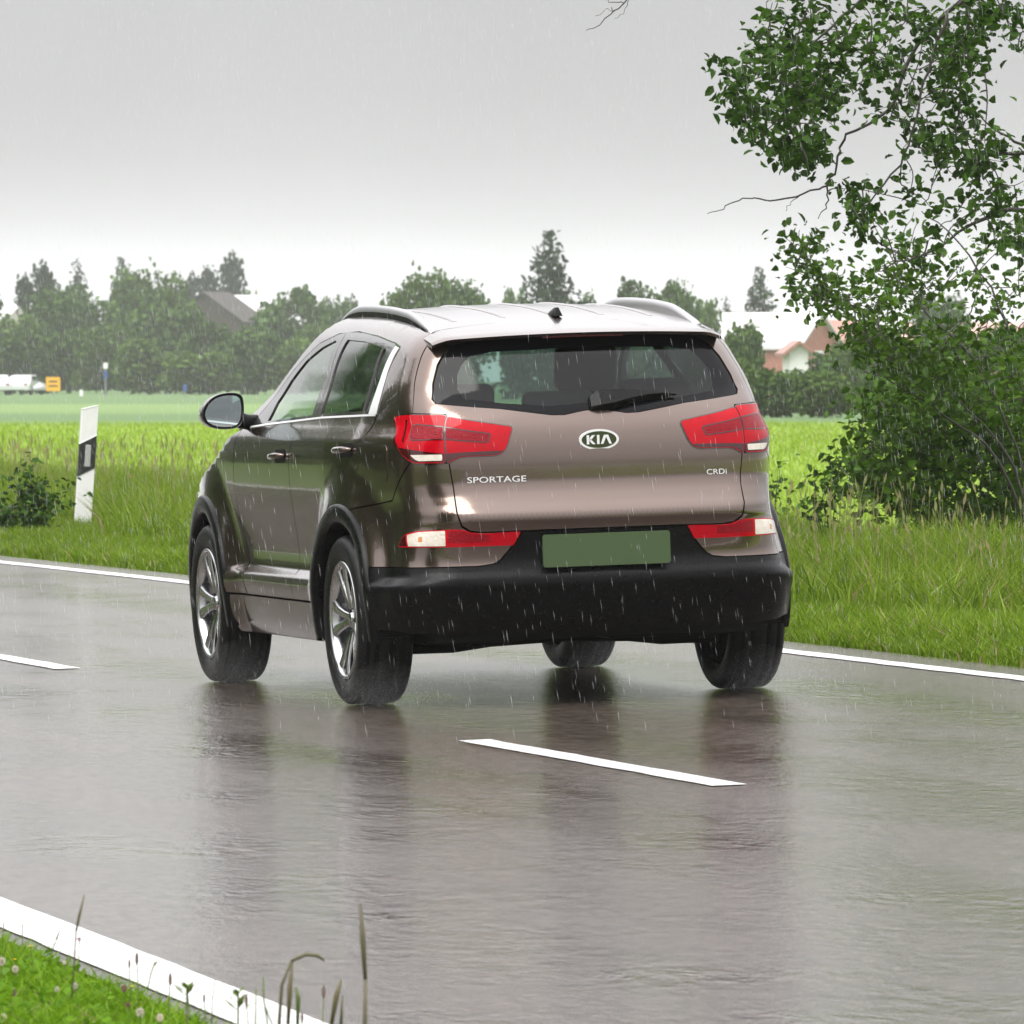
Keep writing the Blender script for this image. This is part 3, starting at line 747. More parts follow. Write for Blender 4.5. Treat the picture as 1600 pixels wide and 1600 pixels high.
# --- sills, arches, mirrors
SILL = [(.52, .405), (1.80, .405), (2.13, .405), (2.16, .30), (2.15, .24), (.48, .24), (.47, .30), (.475, .385)]
for s in (-1, 1):
    patch('side_sill', yz2uz(SILL), PAINT, side=s, off=-.002, rows=(.25, .3, .35))
    for yc in (0.0, WHEELBASE):
        mb = MB(); n = 40; a0, a1 = (-12, 190) if yc == 0 else (-6, 192)
        prof = [(AR + .014, -.014), (AR + .012, .006), (AR + .002, .0135), (AR - .03, .016), (.418, .014), (.406, .006), (.404, -.012), (.404, -.12)]
        V = []; m_ = len(prof); angs = np.linspace(a0, a1, n)
        bx = surf_yz(yc + .462*np.cos(np.radians(angs)), np.maximum(.24, WR + .462*np.sin(np.radians(angs))))[0][:, 0]
        bx = np.convolve(np.pad(bx, 4, 'edge'), np.ones(9)/9, 'valid')
        for a, xb in zip(angs, bx):
            ca, sa = math.cos(R(a)), math.sin(R(a))
            for r, o_ in prof: V.append(((xb + o_)*s, yc + r*ca, WR + r*sa))
        Fc = [(i*m_+j, (i+1)*m_+j, (i+1)*m_+j+1, i*m_+j+1) for i in range(n-1) for j in range(m_-1)]
        mb.add(V, Fc).build('arch_moulding', PLASTIC, car, smooth=True)
        mb = MB(); V = []
        for a in np.linspace(-6, 186, 26):
            for x in (.50, .84):
                V.append((x*s, yc + .402*math.cos(R(a)), WR + .402*math.sin(R(a))))
        mb.add(V, [(2*i, 2*i+1, 2*i+3, 2*i+2) for i in range(25)])
        mb.add([(.50*s, yc + .402*math.cos(R(a)), WR + .402*math.sin(R(a))) for a in np.linspace(-6, 186, 26)], [tuple(range(26))])
        mb.build('wheel_arch_liner', UNDER, car)
    # mud flap behind the rear wheel
    MB().box((.80*s, -.44, .37), (.18, .012, .16)).build('mud_flap', PLASTIC, car, bevel=.004)
    # mirror
    out2 = [(-.905, 1.292), (-.985, 1.297), (-1.045, 1.276), (-1.084, 1.228), (-1.088, 1.186), (-1.062, 1.152), (-1.005, 1.135), (-.925, 1.138), (-.900, 1.175), (-.895, 1.24)]
    O = chaikin(out2, 2); c0 = O.mean(0); mb = MB(); V = []; nO = len(O)
    layers = [(1.775, .955), (1.768, .985), (1.775, 1.0), (1.80, 1.01), (1.86, .97), (1.92, .82), (1.95, .55), (1.957, .2)]
    for y, k in layers:
        for q in O: w = c0 + (q - c0)*k; V.append((-w[0]*s, y + .10*(abs(w[0]) - .99)*-1*.3, w[1]))
    Fc = [(i*nO+j, i*nO+(j+1) % nO, (i+1)*nO+(j+1) % nO, (i+1)*nO+j) for i in range(len(layers)-1) for j in range(nO)]
    Fc.append(tuple((len(layers)-1)*nO + j for j in range(nO)))
    mir = mb.add(V, Fc).build('wing_mirror', PLASTIC if False else TRIMM, car, smooth=True)
    MB().add([(-(c0 + (q - c0)*.955)[0]*s, 1.776 - .03*(abs((c0 + (q - c0)*.955)[0]) - .99), (c0 + (q - c0)*.955)[1]) for q in O], [tuple(range(nO))]).build('mirror_rim', PLASTIC, mir)
    MB().add([(-(c0 + (q - c0)*.86)[0]*s, 1.771 - .06*(abs((c0 + (q - c0)*.86)[0]) - .99), (c0 + (q - c0)*.86)[1]) for q in O], [tuple(range(nO))]).build('mirror_glass', MIRROR, mir)
    MB().tube([(.80*s, 1.86, 1.150), (.87*s, 1.862, 1.165), (.95*s, 1.865, 1.19)], [.045, .034, .040], 10).build('mirror_arm', PLASTIC, mir, smooth=True)

# --- roof, spoiler, rails, antenna, screen, bonnet, front
ROOF = sym([(0, -.285), (.30, -.300), (.50, -.335), (.578, -.365), (.5805, -.30), (.5805, .2), (.5805, .9), (.5805, 1.16), (.40, 1.235), (0, 1.29)])
roof = patch('roof', ROOF, PAINT, dom='xy', step=.035)
for xr in (-.42, -.21, 0, .21, .42):
    pts = []
    for y in np.linspace(-.15, .95, 24):
        pts.append(y)
    A_ = []; 
    P, N = surf_xy(np.repeat(np.linspace(-.011, .011, 5) + xr, 24), np.tile(np.array(pts), 5))
    ends = np.minimum(1, np.minimum(np.array(pts) + .15, .95 - np.array(pts))/.08)
    prof = np.repeat(np.cos(np.linspace(-1, 1, 5)*math.pi/2)**1, 24)*np.tile(ends, 5)*.006 + .0008
    P = P + N*prof[:, None]
    f = [(i*24+j, i*24+j+1, (i+1)*24+j+1, (i+1)*24+j) for i in range(4) for j in range(23)]
    MB().add(P, f).build('roof_bead', PAINT, roof, smooth=True)
# spoiler: a lip over the rear window
def spoiler():
    xs = np.linspace(-.615, .615, 45); top = []; bot = []; V = []; Fc = []
    nv = 12
    for x in xs:
        ye = -.640 + .22*x*x + .25*max(0, abs(x) - .52)**1.2; ys0 = -.292 - .06*(x/.5)**2 - .25*max(0, abs(x) - .55)
        for k in range(nv):
            t = k/(nv-1); y = ys0 + (ye - ys0)*t
            z = float(roof_y(y)) - .030*(x/.6)**2 - .65*max(0, abs(x) - .54)**1.35 + .0015
            V.append((x, y, z - .006*max(0, t - .85)/.15))
        for k in range(nv):
            t = 1 - k/(nv-1); y = ys0 + (ye + .010 - ys0)*t
            z = float(roof_y(y)) - .030*(x/.6)**2 - .65*max(0, abs(x) - .54)**1.35 - .030 + .012*t
            V.append((x, y, z))
    m = 2*nv
    for i in range(len(xs)-1):
        for j in range(m): Fc.append((i*m+j, i*m+(j+1) % m, (i+1)*m+(j+1) % m, (i+1)*m+j))
    Fc += [tuple(range(m)), tuple((len(xs)-1)*m + j for j in range(m))]
    return MB().add(V, Fc).build('roof_spoiler', PAINT, tailgate)
sp_ = spoiler()
for pl_ in sp_.data.polygons: pl_.use_smooth = len(pl_.vertices) == 4
sp_.data.set_sharp_from_angle(angle=R(40))
MB().tube([(x, -.628 + .22*x*x, 1.502 - .03*(x/.6)**2) for x in np.linspace(-.17, .17, 9)], .005, 6).build('brake_light', RED3, sp_)
for s in (-1, 1):
    mb = MB(); V = []; n = 30; prof = [(-.017, -.03), (-.017, .3), (-.012, .75), (-.004, 1.0), (.006, 1.0), (.014, .8), (.018, .3), (.018, -.03)]
    for y in np.linspace(-.355, 1.27, n):
        zr = ztop(y, .562); t = (y + .355)/1.625
        hgt = .036*min(1, (1 - abs(2*t - 1)**2.2)*1.35) + .006
        for a, b in prof: V.append(((.562 + a)*s, y, zr + (b*hgt if b > 0 else -.01)))
    m_ = len(prof)
    Fc = [(i*m_+j, i*m_+j+1, (i+1)*m_+j+1, (i+1)*m_+j) for i in range(n-1) for j in range(m_-1)] + [tuple(range(m_)), tuple((n-1)*m_ + j for j in range(m_))]
    rl = mb.add(V, Fc).build('roof_rail', pmat('satin rail', (.48, .48, .49), .30, metal=.75, vary=.05) if s < 0 else bpy.data.materials['satin rail'], car, smooth=True)
    # the dark seam under the rail
    V = []
    for y in np.linspace(-.30, 1.22, n):
        zr = ztop(y, .580); t = (y + .30)/1.52; h2 = .020*min(1, (1 - abs(2*t - 1)**2)*1.5)
        V += [(.5812*s, y, zr - .006), (.5812*s, y, zr + h2)]
    MB().add(V, [(2*i, 2*i+1, 2*i+3, 2*i+2) for i in range(n-1)]).build('rail_seam', PLASTIC, rl)
# shark fin antenna
za = ztop(-.17, 0.0)
MB().add([(-.020, -.245, za-.003), (.020, -.245, za-.003), (.018, -.12, za-.003), (.006, -.02, za-.003), (-.006, -.02, za-.003), (-.018, -.12, za-.003),
          (-.008, -.225, za+.034), (.008, -.225, za+.034), (.007, -.19, za+.032), (.003, -.10, za+.012), (-.003, -.10, za+.012), (-.007, -.19, za+.032)],
         [(0, 1, 7, 6), (1, 2, 8, 7), (2, 3, 9, 8), (3, 4, 10, 9), (4, 5, 11, 10), (5, 0, 6, 11), (6, 7, 8, 9, 10, 11), (5, 4, 3, 2, 1, 0)]).build('antenna', PLASTIC, car, bevel=.004, smooth=True)
# windscreen and front end (hidden from the photograph, complete all the same)
WS = sym([(0, 1.10), (.55, 1.10), (.70, 1.125), (.66, 1.30), (.60, 1.50), (.555, 1.585), (.3, 1.61), (0, 1.615)])
patch('windscreen', WS, GLASS_F, dom='xf', off=-.004, rim=0, step=.05)
HOOD = sym([(0, 3.30), (.40, 3.27), (.62, 3.12), (.74, 2.85), (.78, 2.5), (.76, 2.36), (.4, 2.44), (0, 2.47)])
patch('bonnet', HOOD, PAINT, dom='xy', step=.05)
arc_f = arc(WHEELBASE, AR, 172, 8, 20)
FEND = [(1.985, 1.12)] + [(2.03, 1.135), (2.20, 1.10), (2.45, 1.03), (2.75, .965), (3.0, .90), (3.12, .82), (3.12, .62)] + arc_f[::-1] + [(2.135, .415), (1.88, .415), (1.985, .60), (2.06, .72), (2.081, .88), (2.05, 1.06)]
FEND = [(3.12, .62)] + arc_f[::-1] + [(2.13, .415), (1.88, .415), (1.985, .60), (2.058, .72), (2.081, .88), (2.047, 1.06), (1.99, 1.13), (2.20, 1.09), (2.45, 1.03), (2.75, .965), (3.0, .90), (3.12, .82)]
for s in (-1, 1):
    patch('front_fender', yz2uz(FEND), PAINT, side=s, step=.03)
    patch('headlamp', rounded(yz2uz([(2.95, .84), (3.13, .84), (3.13, .70), (3.05, .74)]) + [], .02), CLEAR, side=s, off=.003, step=.04)
FB = sym([(0, .25), (.5, .25), (.80, .30), (.82, .55), (.80, .70), (.60, .80), (0, .84)])
patch('front_bumper', FB, PAINT, dom='xf', step=.05)
patch('grille', rounded(sym([(0, .66), (.42, .67), (.46, .74), (.40, .79), (0, .80)]), .03), PLASTIC, dom='xf', off=.006, step=.05)

# --- dark inner shell behind the panel gaps, floor, axle, silencer
for s in (-1, 1):
    aq = arc(0, .44, 176, 4, 16); af = arc(WHEELBASE, .44, 176, 4, 16)
    INN = [(0, .32), (.9, .33)] + yz2uz([(-.45, .36)] + aq + [(.46, .33), (2.18, .33)] + af) + yz2uz([(3.0, .6), (2.5, .98), (1.9, 1.11), (.5, 1.165), (-.5, 1.178)]) + [(.6, 1.165), (0, 1.165)]
    patch('inner_shell', INN, UNDER, side=s, off=-.022, rim=0, step=.05)
    patch('inner_pillar', [(.60, 1.16), (.76, 1.235), (.795, 1.33), (.795, 1.42), (.76, 1.49), (.6, 1.515), (.6, 1.545), (.83, 1.54), (.90, 1.48)] + yz2uz([(-.30, 1.44), (-.32, 1.33), (-.36, 1.16)]), UNDER, side=s, off=-.020, rim=0, step=.05)
mb = MB()
mb.box((0, 1.3, .305), (1.36, 4.0, .07)); mb.box((0, -.50, .36), (1.1, .5, .10))
mb.build('underbody', UNDER, car)
MB().tube([(-.70, -.02, .235), (-.45, -.06, .24), (-.30, -.10, .265), (0, -.10, .275), (.30, -.10, .265), (.45, -.06, .24), (.70, -.02, .235)], [.035, .04, .045, .045, .045, .04, .035], 10).build('rear_axle', UNDER, car, smooth=True)
MB().box((-.47, -.40, .295), (.42, .24, .08)).box((-.47, -.40, .25), (.03, .02, .02)).build('silencer', UNDER, car, bevel=.025)
MB().box((.38, -.35, .285), (.55, .30, .07)).build('spare_wheel_tray', UNDER, car, bevel=.02)

# --- wheels
def wheel(s, yc):
    w = MB(); XC = .797*s + .006
    half = [(.246, .092), (.262, .110), (.285, .115), (.312, .117), (.330, .113), (.343, .102), (.3495, .090), (.3505, .082), (.344, .080), (.344, .072), (.351, .070), (.352, .042), (.3445, .040), (.3445, .031), (.3522, .029), (.3525, .0)]
    prof = half + [(r, -x) for r, x in reversed(half[:-1])]
    tyre = w.lathe([(r, x*s) for r, x in prof], 80, 'x', (XC, yc, WR)).build('wheel', RUBBER, car, smooth=True)
    X = lambda v: XC + v*s
    rim = MB().lathe([(.246, .092*s), (.247, .104*s), (.241, .110*s), (.232, .108*s), (.226, .096*s), (.221, .07*s), (.217, .0), (.217, -.09*s)], 64, 'x', (XC, yc, WR)).build('rim', ALLOY, tyre, smooth=True)
    sp = MB()
    for k in range(5):
        for dlt in (-1, 1):
            a_h, a_r = 2*math.pi*k/5 + .16*dlt, 2*math.pi*k/5 + .22*dlt
            V = []
            for r, a, xx, wd, th in ((.045, a_h, .070, .021, .03), (.10, a_h + (.02)*dlt, .082, .019, .03), (.16, (a_h+a_r)/2 + .02*dlt, .092, .021, .028), (.228, a_r + .02*dlt, .100, .027, .024)):
                ey, ez = -math.sin(a), math.cos(a); ty, tz = math.cos(a), math.sin(a)
                for q, dx in ((-.6, -th), (-1, -.008), (-.55, 0), (.55, 0), (1, -.008), (.6, -th)):
                    V.append((X(xx + dx), yc + r*math.cos(a + 0) * 1 + ey*wd*q, WR + r*math.sin(a) + ez*wd*q))
            f = [(i*6+j, i*6+(j+1) % 6, (i+1)*6+(j+1) % 6, (i+1)*6+j) for i in range(3) for j in range(6)] + [tuple(range(6)), tuple(18+j for j in range(6))]
            sp.add(V, f)
    sp.build('spokes', ALLOY, rim, bevel=.003, seg=1)
    MB().lathe([(0.0005, .080*s), (.026, .079*s), (.031, .074*s), (.033, .066*s), (.060, .068*s), (.066, .060*s), (.066, .02*s)], 28, 'x', (XC, yc, WR)).build('hub_cap', ALLOY, rim, smooth=True)
    MB().lathe([(.0005, .022*s), (.15, .022*s), (.155, .018*s), (.155, -.004*s)], 40, 'x', (XC, yc, WR)).build('brake_disc', DARKMETAL, tyre)
    MB().lathe([(.0005, -.03*s), (.216, -.03*s), (.216, -.034*s), (.0005, -.034*s)], 40, 'x', (XC, yc, WR)).build('dust_shield', UNDER, tyre)
    for k in range(5):
        a = 2*math.pi*(k + .5)/5; MB().tube([(X(.055), yc + .045*math.cos(a), WR + .045*math.sin(a)), (X(.072), yc + .045*math.cos(a), WR + .045*math.sin(a))], .009, 6).build('wheel_nut', DARKMETAL, rim)
for s in (-1, 1):
    for yc in (0.0, WHEELBASE): wheel(s, yc)

# --- rear wiper
def onwin(u, z, o):
    p, n = surf_uz(np.array([u]), np.array([z]), o); return tuple(p[0])
V = []
for (x, zt, zb, o1) in ((-.020, 1.250, 1.196, .02), (.02, 1.262, 1.194, .04), (.08, 1.263, 1.198, .045), (.15, 1.262, 1.212, .042), (.25, 1.258, 1.228, .036), (.37, 1.247, 1.240, .022)):
    u = x/.545*CX0
    V += [onwin(u, zb, .004), onwin(u, zb + .006, o1), onwin(u, zt - .004, o1), onwin(u, zt, .004)]
n_ = 6
wp = MB().add(V, [(i*4+j, i*4+(j+1) % 4, (i+1)*4+(j+1) % 4, (i+1)*4+j) for i in range(n_-1) for j in range(4)] + [(0, 1, 2, 3), tuple((n_-1)*4+j for j in (3, 2, 1, 0))]).build('rear_wiper', PLASTIC, tailgate, bevel=.003)
MB().tube([onwin(x/.545*CX0, 1.262 - .016*(x/.37)**2, .012) for x in np.linspace(0, .40, 9)], .006, 6).build('wiper_blade', PLASTIC, wp)

# --- interior
def cushion(name, c, d, tilt, parent, bev=.05):
    M = Matrix.Rotation(tilt, 3, 'X'); return MB().box(c, d, M).build(name, SEATM, parent, bevel=bev, seg=3, smooth=True)
for x in (-.37, .37):
    st = cushion('front_seat', (x, 1.12, .62), (.50, .50, .16), 0, car)
    cushion('backrest', (x, .84, .95), (.48, .14, .62), R(14), st)
    cushion('headrest', (x, .74, 1.36), (.27, .10, .20), R(8), st, .04)
    MB().tube([(x-.06, .765, 1.20), (x-.06, .745, 1.30)], .008, 6).tube([(x+.06, .765, 1.20), (x+.06, .745, 1.30)], .008, 6).build('headrest_post', CHROME, st)
bs = cushion('rear_bench', (0, .25, .62), (1.30, .50, .16), 0, car)
cushion('backrest', (0, -.08, .93), (1.32, .14, .60), R(18), bs)
for x in (-.42, 0, .42): cushion('headrest', (x, -.18, 1.245 if x else 1.22), (.30, .09, .14 if x else .11), R(8), bs, .035)
cushion('dashboard', (0, 2.02, .99), (1.42, .50, .22), 0, car, .06)
MB().lathe([(.185 + .014*math.cos(t), .014*math.sin(t)) for t in np.linspace(0, 2*math.pi, 9)[:-1]], 28, 'z', (0, 0, 0), True).build('steering_wheel', SEATM, car, smooth=True)
sw = [o for o in bpy.data.objects if o.name.startswith('steering_wheel')][0]; sw.location = (-.37, 1.62, 1.04); sw.rotation_euler = (R(62), 0, 0)
MB().box((0, -.48, .74), (1.2, .56, .04)).build('boot_floor', SEATM, car)
MB().box((0, 1.25, 1.48), (.22, .03, .065)).build('interior_mirror', PLASTIC, car, bevel=.012)
# ---------------------------------------------------------------- grass
def blades(name, P, H, W, lean, cols, mat, bend=.5, **props):
    """P base points (n,3), H heights, W widths, lean: horizontal reach as a share of the height"""
    n = len(P); az = rng.uniform(0, 2*np.pi, n); fa = rng.uniform(0, 2*np.pi, n)
    dx, dy = np.cos(az), np.sin(az); wx, wy = np.cos(fa)*W/2, np.sin(fa)*W/2
    L = lean*H*rng.uniform(.3, 1.6, n)
    def pt(f, w):
        q = P.copy(); q[:, 0] += dx*L*f**2 + wx*w; q[:, 1] += dy*L*f**2 + wy*w; q[:, 2] += H*f*(1 - .25*lean*f); return q
    V = np.stack([pt(0, 1), pt(0, -1), pt(bend, .8), pt(bend, -.8), pt(1, 0)], 1).reshape(-1, 3)
    b = np.arange(n)[:, None]*5
    T = np.concatenate([b + [0, 1, 3], b + [0, 3, 2], b + [2, 3, 4]])
    me = fast_mesh(name, V, T); tint(me, np.repeat(cols, 5, 0))
    return link(name, me, mat, kind='stuff', **props)

GRASS = leaf_mat('grass blade', (.88, .92, .85), (1, 1, 1), transl=.38, gloss=.012, use_tint=True)
def gcols(n, a, b, dry=0, dryc=(.34, .27, .14)):
    t = rng.random(n)[:, None]; c = np.array(a)*(1-t) + np.array(b)*t
    d = rng.random(n) < dry; c[d] = np.array(dryc)*rng.uniform(.7, 1.2, (d.sum(), 1)); return c
def clump_noise(x, y, s, seed=0):
    r = np.random.default_rng(seed); v = 0
    for k in range(5):
        a = r.uniform(0, 2*np.pi); f = s*r.uniform(.6, 2.0)
        v = v + np.sin((x*np.cos(a) + y*np.sin(a))*f + r.uniform(0, 6.3))
    return v/5
def in_view(x, y, margin=90):
    d = np.stack([x - CAM[0], y - CAM[1]]); dep = d[0]*math.sin(YAW) + d[1]*math.cos(YAW); lat = d[0]*math.cos(YAW) - d[1]*math.sin(YAW)
    px = 800 + FPX*lat/np.maximum(dep, 1); return (px > -margin) & (px < 1600 + margin)

def scatter(n, x0, x1, y0, y1, keep=None, marg=900):
    x = rng.uniform(x0, x1, n); y = rng.uniform(y0, y1, n); k = in_view(x, y, marg)
    if keep is not None: k &= keep(x, y)
    x, y = x[k], y[k]; return np.stack([x, y, ground_z(x, y) - .01], 1)

# short mown fringe next to the far edge line, then the rough verge, then the crop
P = scatter(260000, 2.24, 4.2, -6, 42); n = len(P)
cl = clump_noise(P[:, 0], P[:, 1], 3.0, 1)
blades('short_grass', P, (.10 + .10*rng.random(n))*(1 + .4*cl)*(.55 + .45*sstep(2.2, 2.9, P[:, 0])), .007 + .007*rng.random(n), .55, gcols(n, (.090, .165, .010), (.22, .33, .020), .05)*(1 + .20*cl[:, None]), GRASS, label='short verge grass along the far edge line')
P = scatter(170000, 3.2, 6.3, -2, 62, lambda x, y: rng.random(len(x)) < sstep(3.1, 4.0, x + .5*clump_noise(x, y, 1.2, 5))); n = len(P)
cl = clump_noise(P[:, 0], P[:, 1], 1.6, 2)
pd = at(127, 840, 63.0); v2 = np.array([math.sin(YAW), math.cos(YAW)]); rel = P[:, :2] - pd[:2]; al = rel @ v2; la = rel @ np.array([v2[1], -v2[0]])
low = np.where((np.abs(la) < .22) & (al > -9) & (al < .3), .25, 1.0)
blades('tall_grass', P, low*(.20 + .22*rng.random(n) + .08*sstep(16, 32, P[:, 1]))*(1 + .45*cl), .007 + .008*rng.random(n), .5, gcols(n, (.085, .155, .012), (.23, .33, .024), .05)*(1 + .18*cl[:, None]), GRASS, label='tall rough grass on the far verge')
# flowering grass stalks: a thin stem and a feathery head
def stalks(name, P, H, mat, cols, head=.12, hw=.018, **props):
    n = len(P); az = rng.uniform(0, 6.283, n); L = .12*H*rng.uniform(.2, 1.8, n); fa = rng.uniform(0, 6.283, n)
    rows = [(0, .0022), (.6, .002), (1, .0015), (1.0, .0045), (1 + head*.4, hw/2), (1 + head, .001)]
    V = []
    for f, w in rows:
        for s in (-1, 1):
            q = P.copy(); q[:, 0] += np.cos(az)*L*f*f + s*w*np.cos(fa); q[:, 1] += np.sin(az)*L*f*f + s*w*np.sin(fa); q[:, 2] += H*f*.95; V.append(q)
    V = np.stack(V, 1).reshape(-1, 3); m = len(rows)*2; b = np.arange(n)[:, None]*m
    T = np.concatenate([np.concatenate([b + [2*i, 2*i+1, 2*i+3], b + [2*i, 2*i+3, 2*i+2]]) for i in range(len(rows)-1) if i != 2])
    me = fast_mesh(name, V, T); tint(me, np.repeat(cols, m, 0)); return link(name, me, mat, kind='stuff', **props)
P = scatter(4200, 3.9, 6.2, -2, 60, lambda x, y: (rng.random(len(x)) < .35 + .65*(clump_noise(x, y, 1.1, 9) > .1))); n = len(P)
stalks('seed_grass', P, .32 + .26*rng.random(n) + .10*sstep(16, 32, P[:, 1]), GRASS, gcols(n, (.19, .21, .075), (.32, .31, .13), .12), label='pale flowering grass stalks on the far verge')
# crop
P = scatter(620000, 5.9, 66, 4, 175, lambda x, y: rng.random(len(x)) < np.clip(28/np.maximum(np.hypot(x - CAM[0], y - CAM[1]) - 30, 18), .10, 1)); n = len(P)
D = np.hypot(P[:, 0] - CAM[0], P[:, 1] - CAM[1]); cl = clump_noise(P[:, 0], P[:, 1], .35, 3)
blades('crop', P, (.09 + .07*rng.random(n)), (.006 + .007*rng.random(n))*np.clip(D/70, 1, 2.0), .6, gcols(n, (.175, .275, .016), (.30, .42, .032), .02)*(1 + .12*cl[:, None]), GRASS, label='young green cereal crop in the field')
# near verge, lower left of the picture
P = scatter(300000, -9.5, -4.50, -22, -6, lambda x, y: (x < -4.50 + edge_shift(y)) & (rng.random(len(x)) < np.where(in_view(x, y, 150), 1, .16))); n = len(P)
edge = sstep(-4.50, -4.62, P[:, 0] - edge_shift(P[:, 1]) + .10*clump_noise(P[:, 0], P[:, 1], 5, 4)); cl = clump_noise(P[:, 0], P[:, 1], 5, 6)
P = P[rng.random(n) < .25 + .75*edge]; n = len(P); cl = clump_noise(P[:, 0], P[:, 1], 5, 6); edge = sstep(-4.50, -4.72, P[:, 0] - edge_shift(P[:, 1]))
blades('near_grass', P, (.035 + .065*rng.random(n))*(1 + .4*cl)*(.6 + .5*edge), .003 + .004*rng.random(n), .7, gcols(n, (.085, .19, .006), (.22, .38, .014), .03), GRASS, label='bright short grass on the near verge')
# broad clover-like leaves among the near grass
P = scatter(30000, -7.5, -4.60, -19, -9, lambda x, y: (x < -4.6 + edge_shift(y)) & in_view(x, y, 60) & (clump_noise(x, y, 6, 8) > -.1)); n = len(P)
P[:, 2] += .02 + .05*rng.random(n)
def disks(name, P, r, cols, mat, **props):
    n = len(P); N = rng.normal(0, .5, (n, 3)) + [0, 0, 1]; N /= np.linalg.norm(N, axis=1, keepdims=True)
    A = np.cross(N, rng.normal(0, 1, (n, 3))); A /= np.linalg.norm(A, axis=1, keepdims=True); B = np.cross(N, A)
    V = np.stack([P + r[:, None]*(A*c + B*s*.75) for c, s in ((1, 0), (.4, .9), (-.6, .7), (-1, 0), (-.6, -.7), (.4, -.9))], 1).reshape(-1, 3)
    b = np.arange(n)[:, None]*6; T = np.concatenate([b + [0, 1, 2], b + [0, 2, 3], b + [0, 3, 4], b + [0, 4, 5]])
    me = fast_mesh(name, V, T); tint(me, np.repeat(cols, 6, 0)); return link(name, me, mat, kind='stuff', **props)
disks('clover_leaves', P, .006 + .010*rng.random(n), gcols(n, (.07, .17, .006), (.16, .31, .014)), GRASS, label='clover leaves in the near verge')

# ---------------------------------------------------------------- flowers and stalks of the near verge, one by one
STEM = leaf_mat('flower stem', (.10, .15, .035), (.15, .19, .05), transl=.2)
BROWNSTEM = leaf_mat('dry stalk', (.11, .10, .055), (.17, .15, .08), transl=.2)
PALE = leaf_mat('pale clover flower', (.62, .50, .46), (.78, .70, .64), transl=.3)
PURPLE = leaf_mat('purple clover flower', (.20, .035, .09), (.30, .06, .14), transl=.3)
YELLOW = leaf_mat('yellow flower', (.75, .50, .015), (.85, .62, .03), transl=.3)
HEADM = leaf_mat('plantain head', (.13, .085, .075), (.22, .16, .14), transl=.1)
def ground_at(px, py):
    d = at(px, py, 1) - CAM; z0 = -.155; t = (z0 - CAM[2])/d[2]; return CAM + d*t
def flower_head(kind, r):
    mb = MB()
    if kind in ('pale', 'purple'):
        for k in range(26):                                        # florets all round a ball
            ph = math.acos(1 - 2*(k + .5)/26); th = k*2.39996
            d = Vector((math.sin(ph)*math.cos(th), math.sin(ph)*math.sin(th), math.cos(ph)*1.15 + .1))
            c = d*r*.62; a = d.orthogonal().normalized()*r*.22; b = d.cross(a).normalized()*r*.22; t = d*r*1.05
            mb.add([c+a, c+b, c-a, c-b, t], [(0, 1, 4), (1, 2, 4), (2, 3, 4), (3, 0, 4)])
    elif kind == 'yellow':
        for k in range(6):
            t = 2*math.pi*k/6; u = Vector((math.cos(t), math.sin(t), 0)); w = Vector((-math.sin(t), math.cos(t), 0))
            mb.add([(0, 0, 0), u*r*.7 + w*r*.45 + Vector((0, 0, r*.3)), u*r*1.1 + Vector((0, 0, r*.45)), u*r*.7 - w*r*.45 + Vector((0, 0, r*.3))], [(0, 1, 2, 3)])
    else:
        mb.lathe([(.0005, -r*2.6), (r*.55, -r*2.2), (r*.8, -r*.6), (r*.75, r*1.2), (r*.45, r*2.4), (.0005, r*2.9)], 7, 'z')
    return mb
FL = {}
def flower(px, py, head_px, kind, label, h=None, base=None, lean=0.0, group=None):
    """a flower whose head stands at (px, py); its foot is on the verge below it"""
    dep = 16.6 if base is None else base
    g0 = at(px, py, dep)
    # put it over ground: nearer or farther until the stem is h long
    h = h or .09
    d = at(px, py, 1) - CAM; t = (-.155 + h - CAM[2])/d[2]; g0 = CAM + d*t
    foot = np.array([g0[0], g0[1], float(ground_z(g0[0], g0[1]))]); hh = g0[2] - foot[2]
    r = head_px*.5*np.linalg.norm(g0 - CAM)/FPX
    names = {'pale': ('clover', PALE), 'purple': ('purple_clover', PURPLE), 'yellow': ('buttercup', YELLOW), 'plantain': ('plantain', HEADM)}
    nm, mt = names[kind]
    o = thing(nm, label, 'flower', foot, (0, 0, rng.uniform(0, 6.28)), group)
    MB().tube([(0, 0, 0), (.004, .002, hh*.5), (0, 0, hh)], .0013, 4, False).build('stem', STEM, o)
    hd = flower_head(kind, r).build('flower_head', mt, o); hd.location = (0, 0, hh)
    return o
flower(549, 1578-20, 17, 'pale', 'largest pale pink clover head near the bottom edge, lower left', .10) if False else None
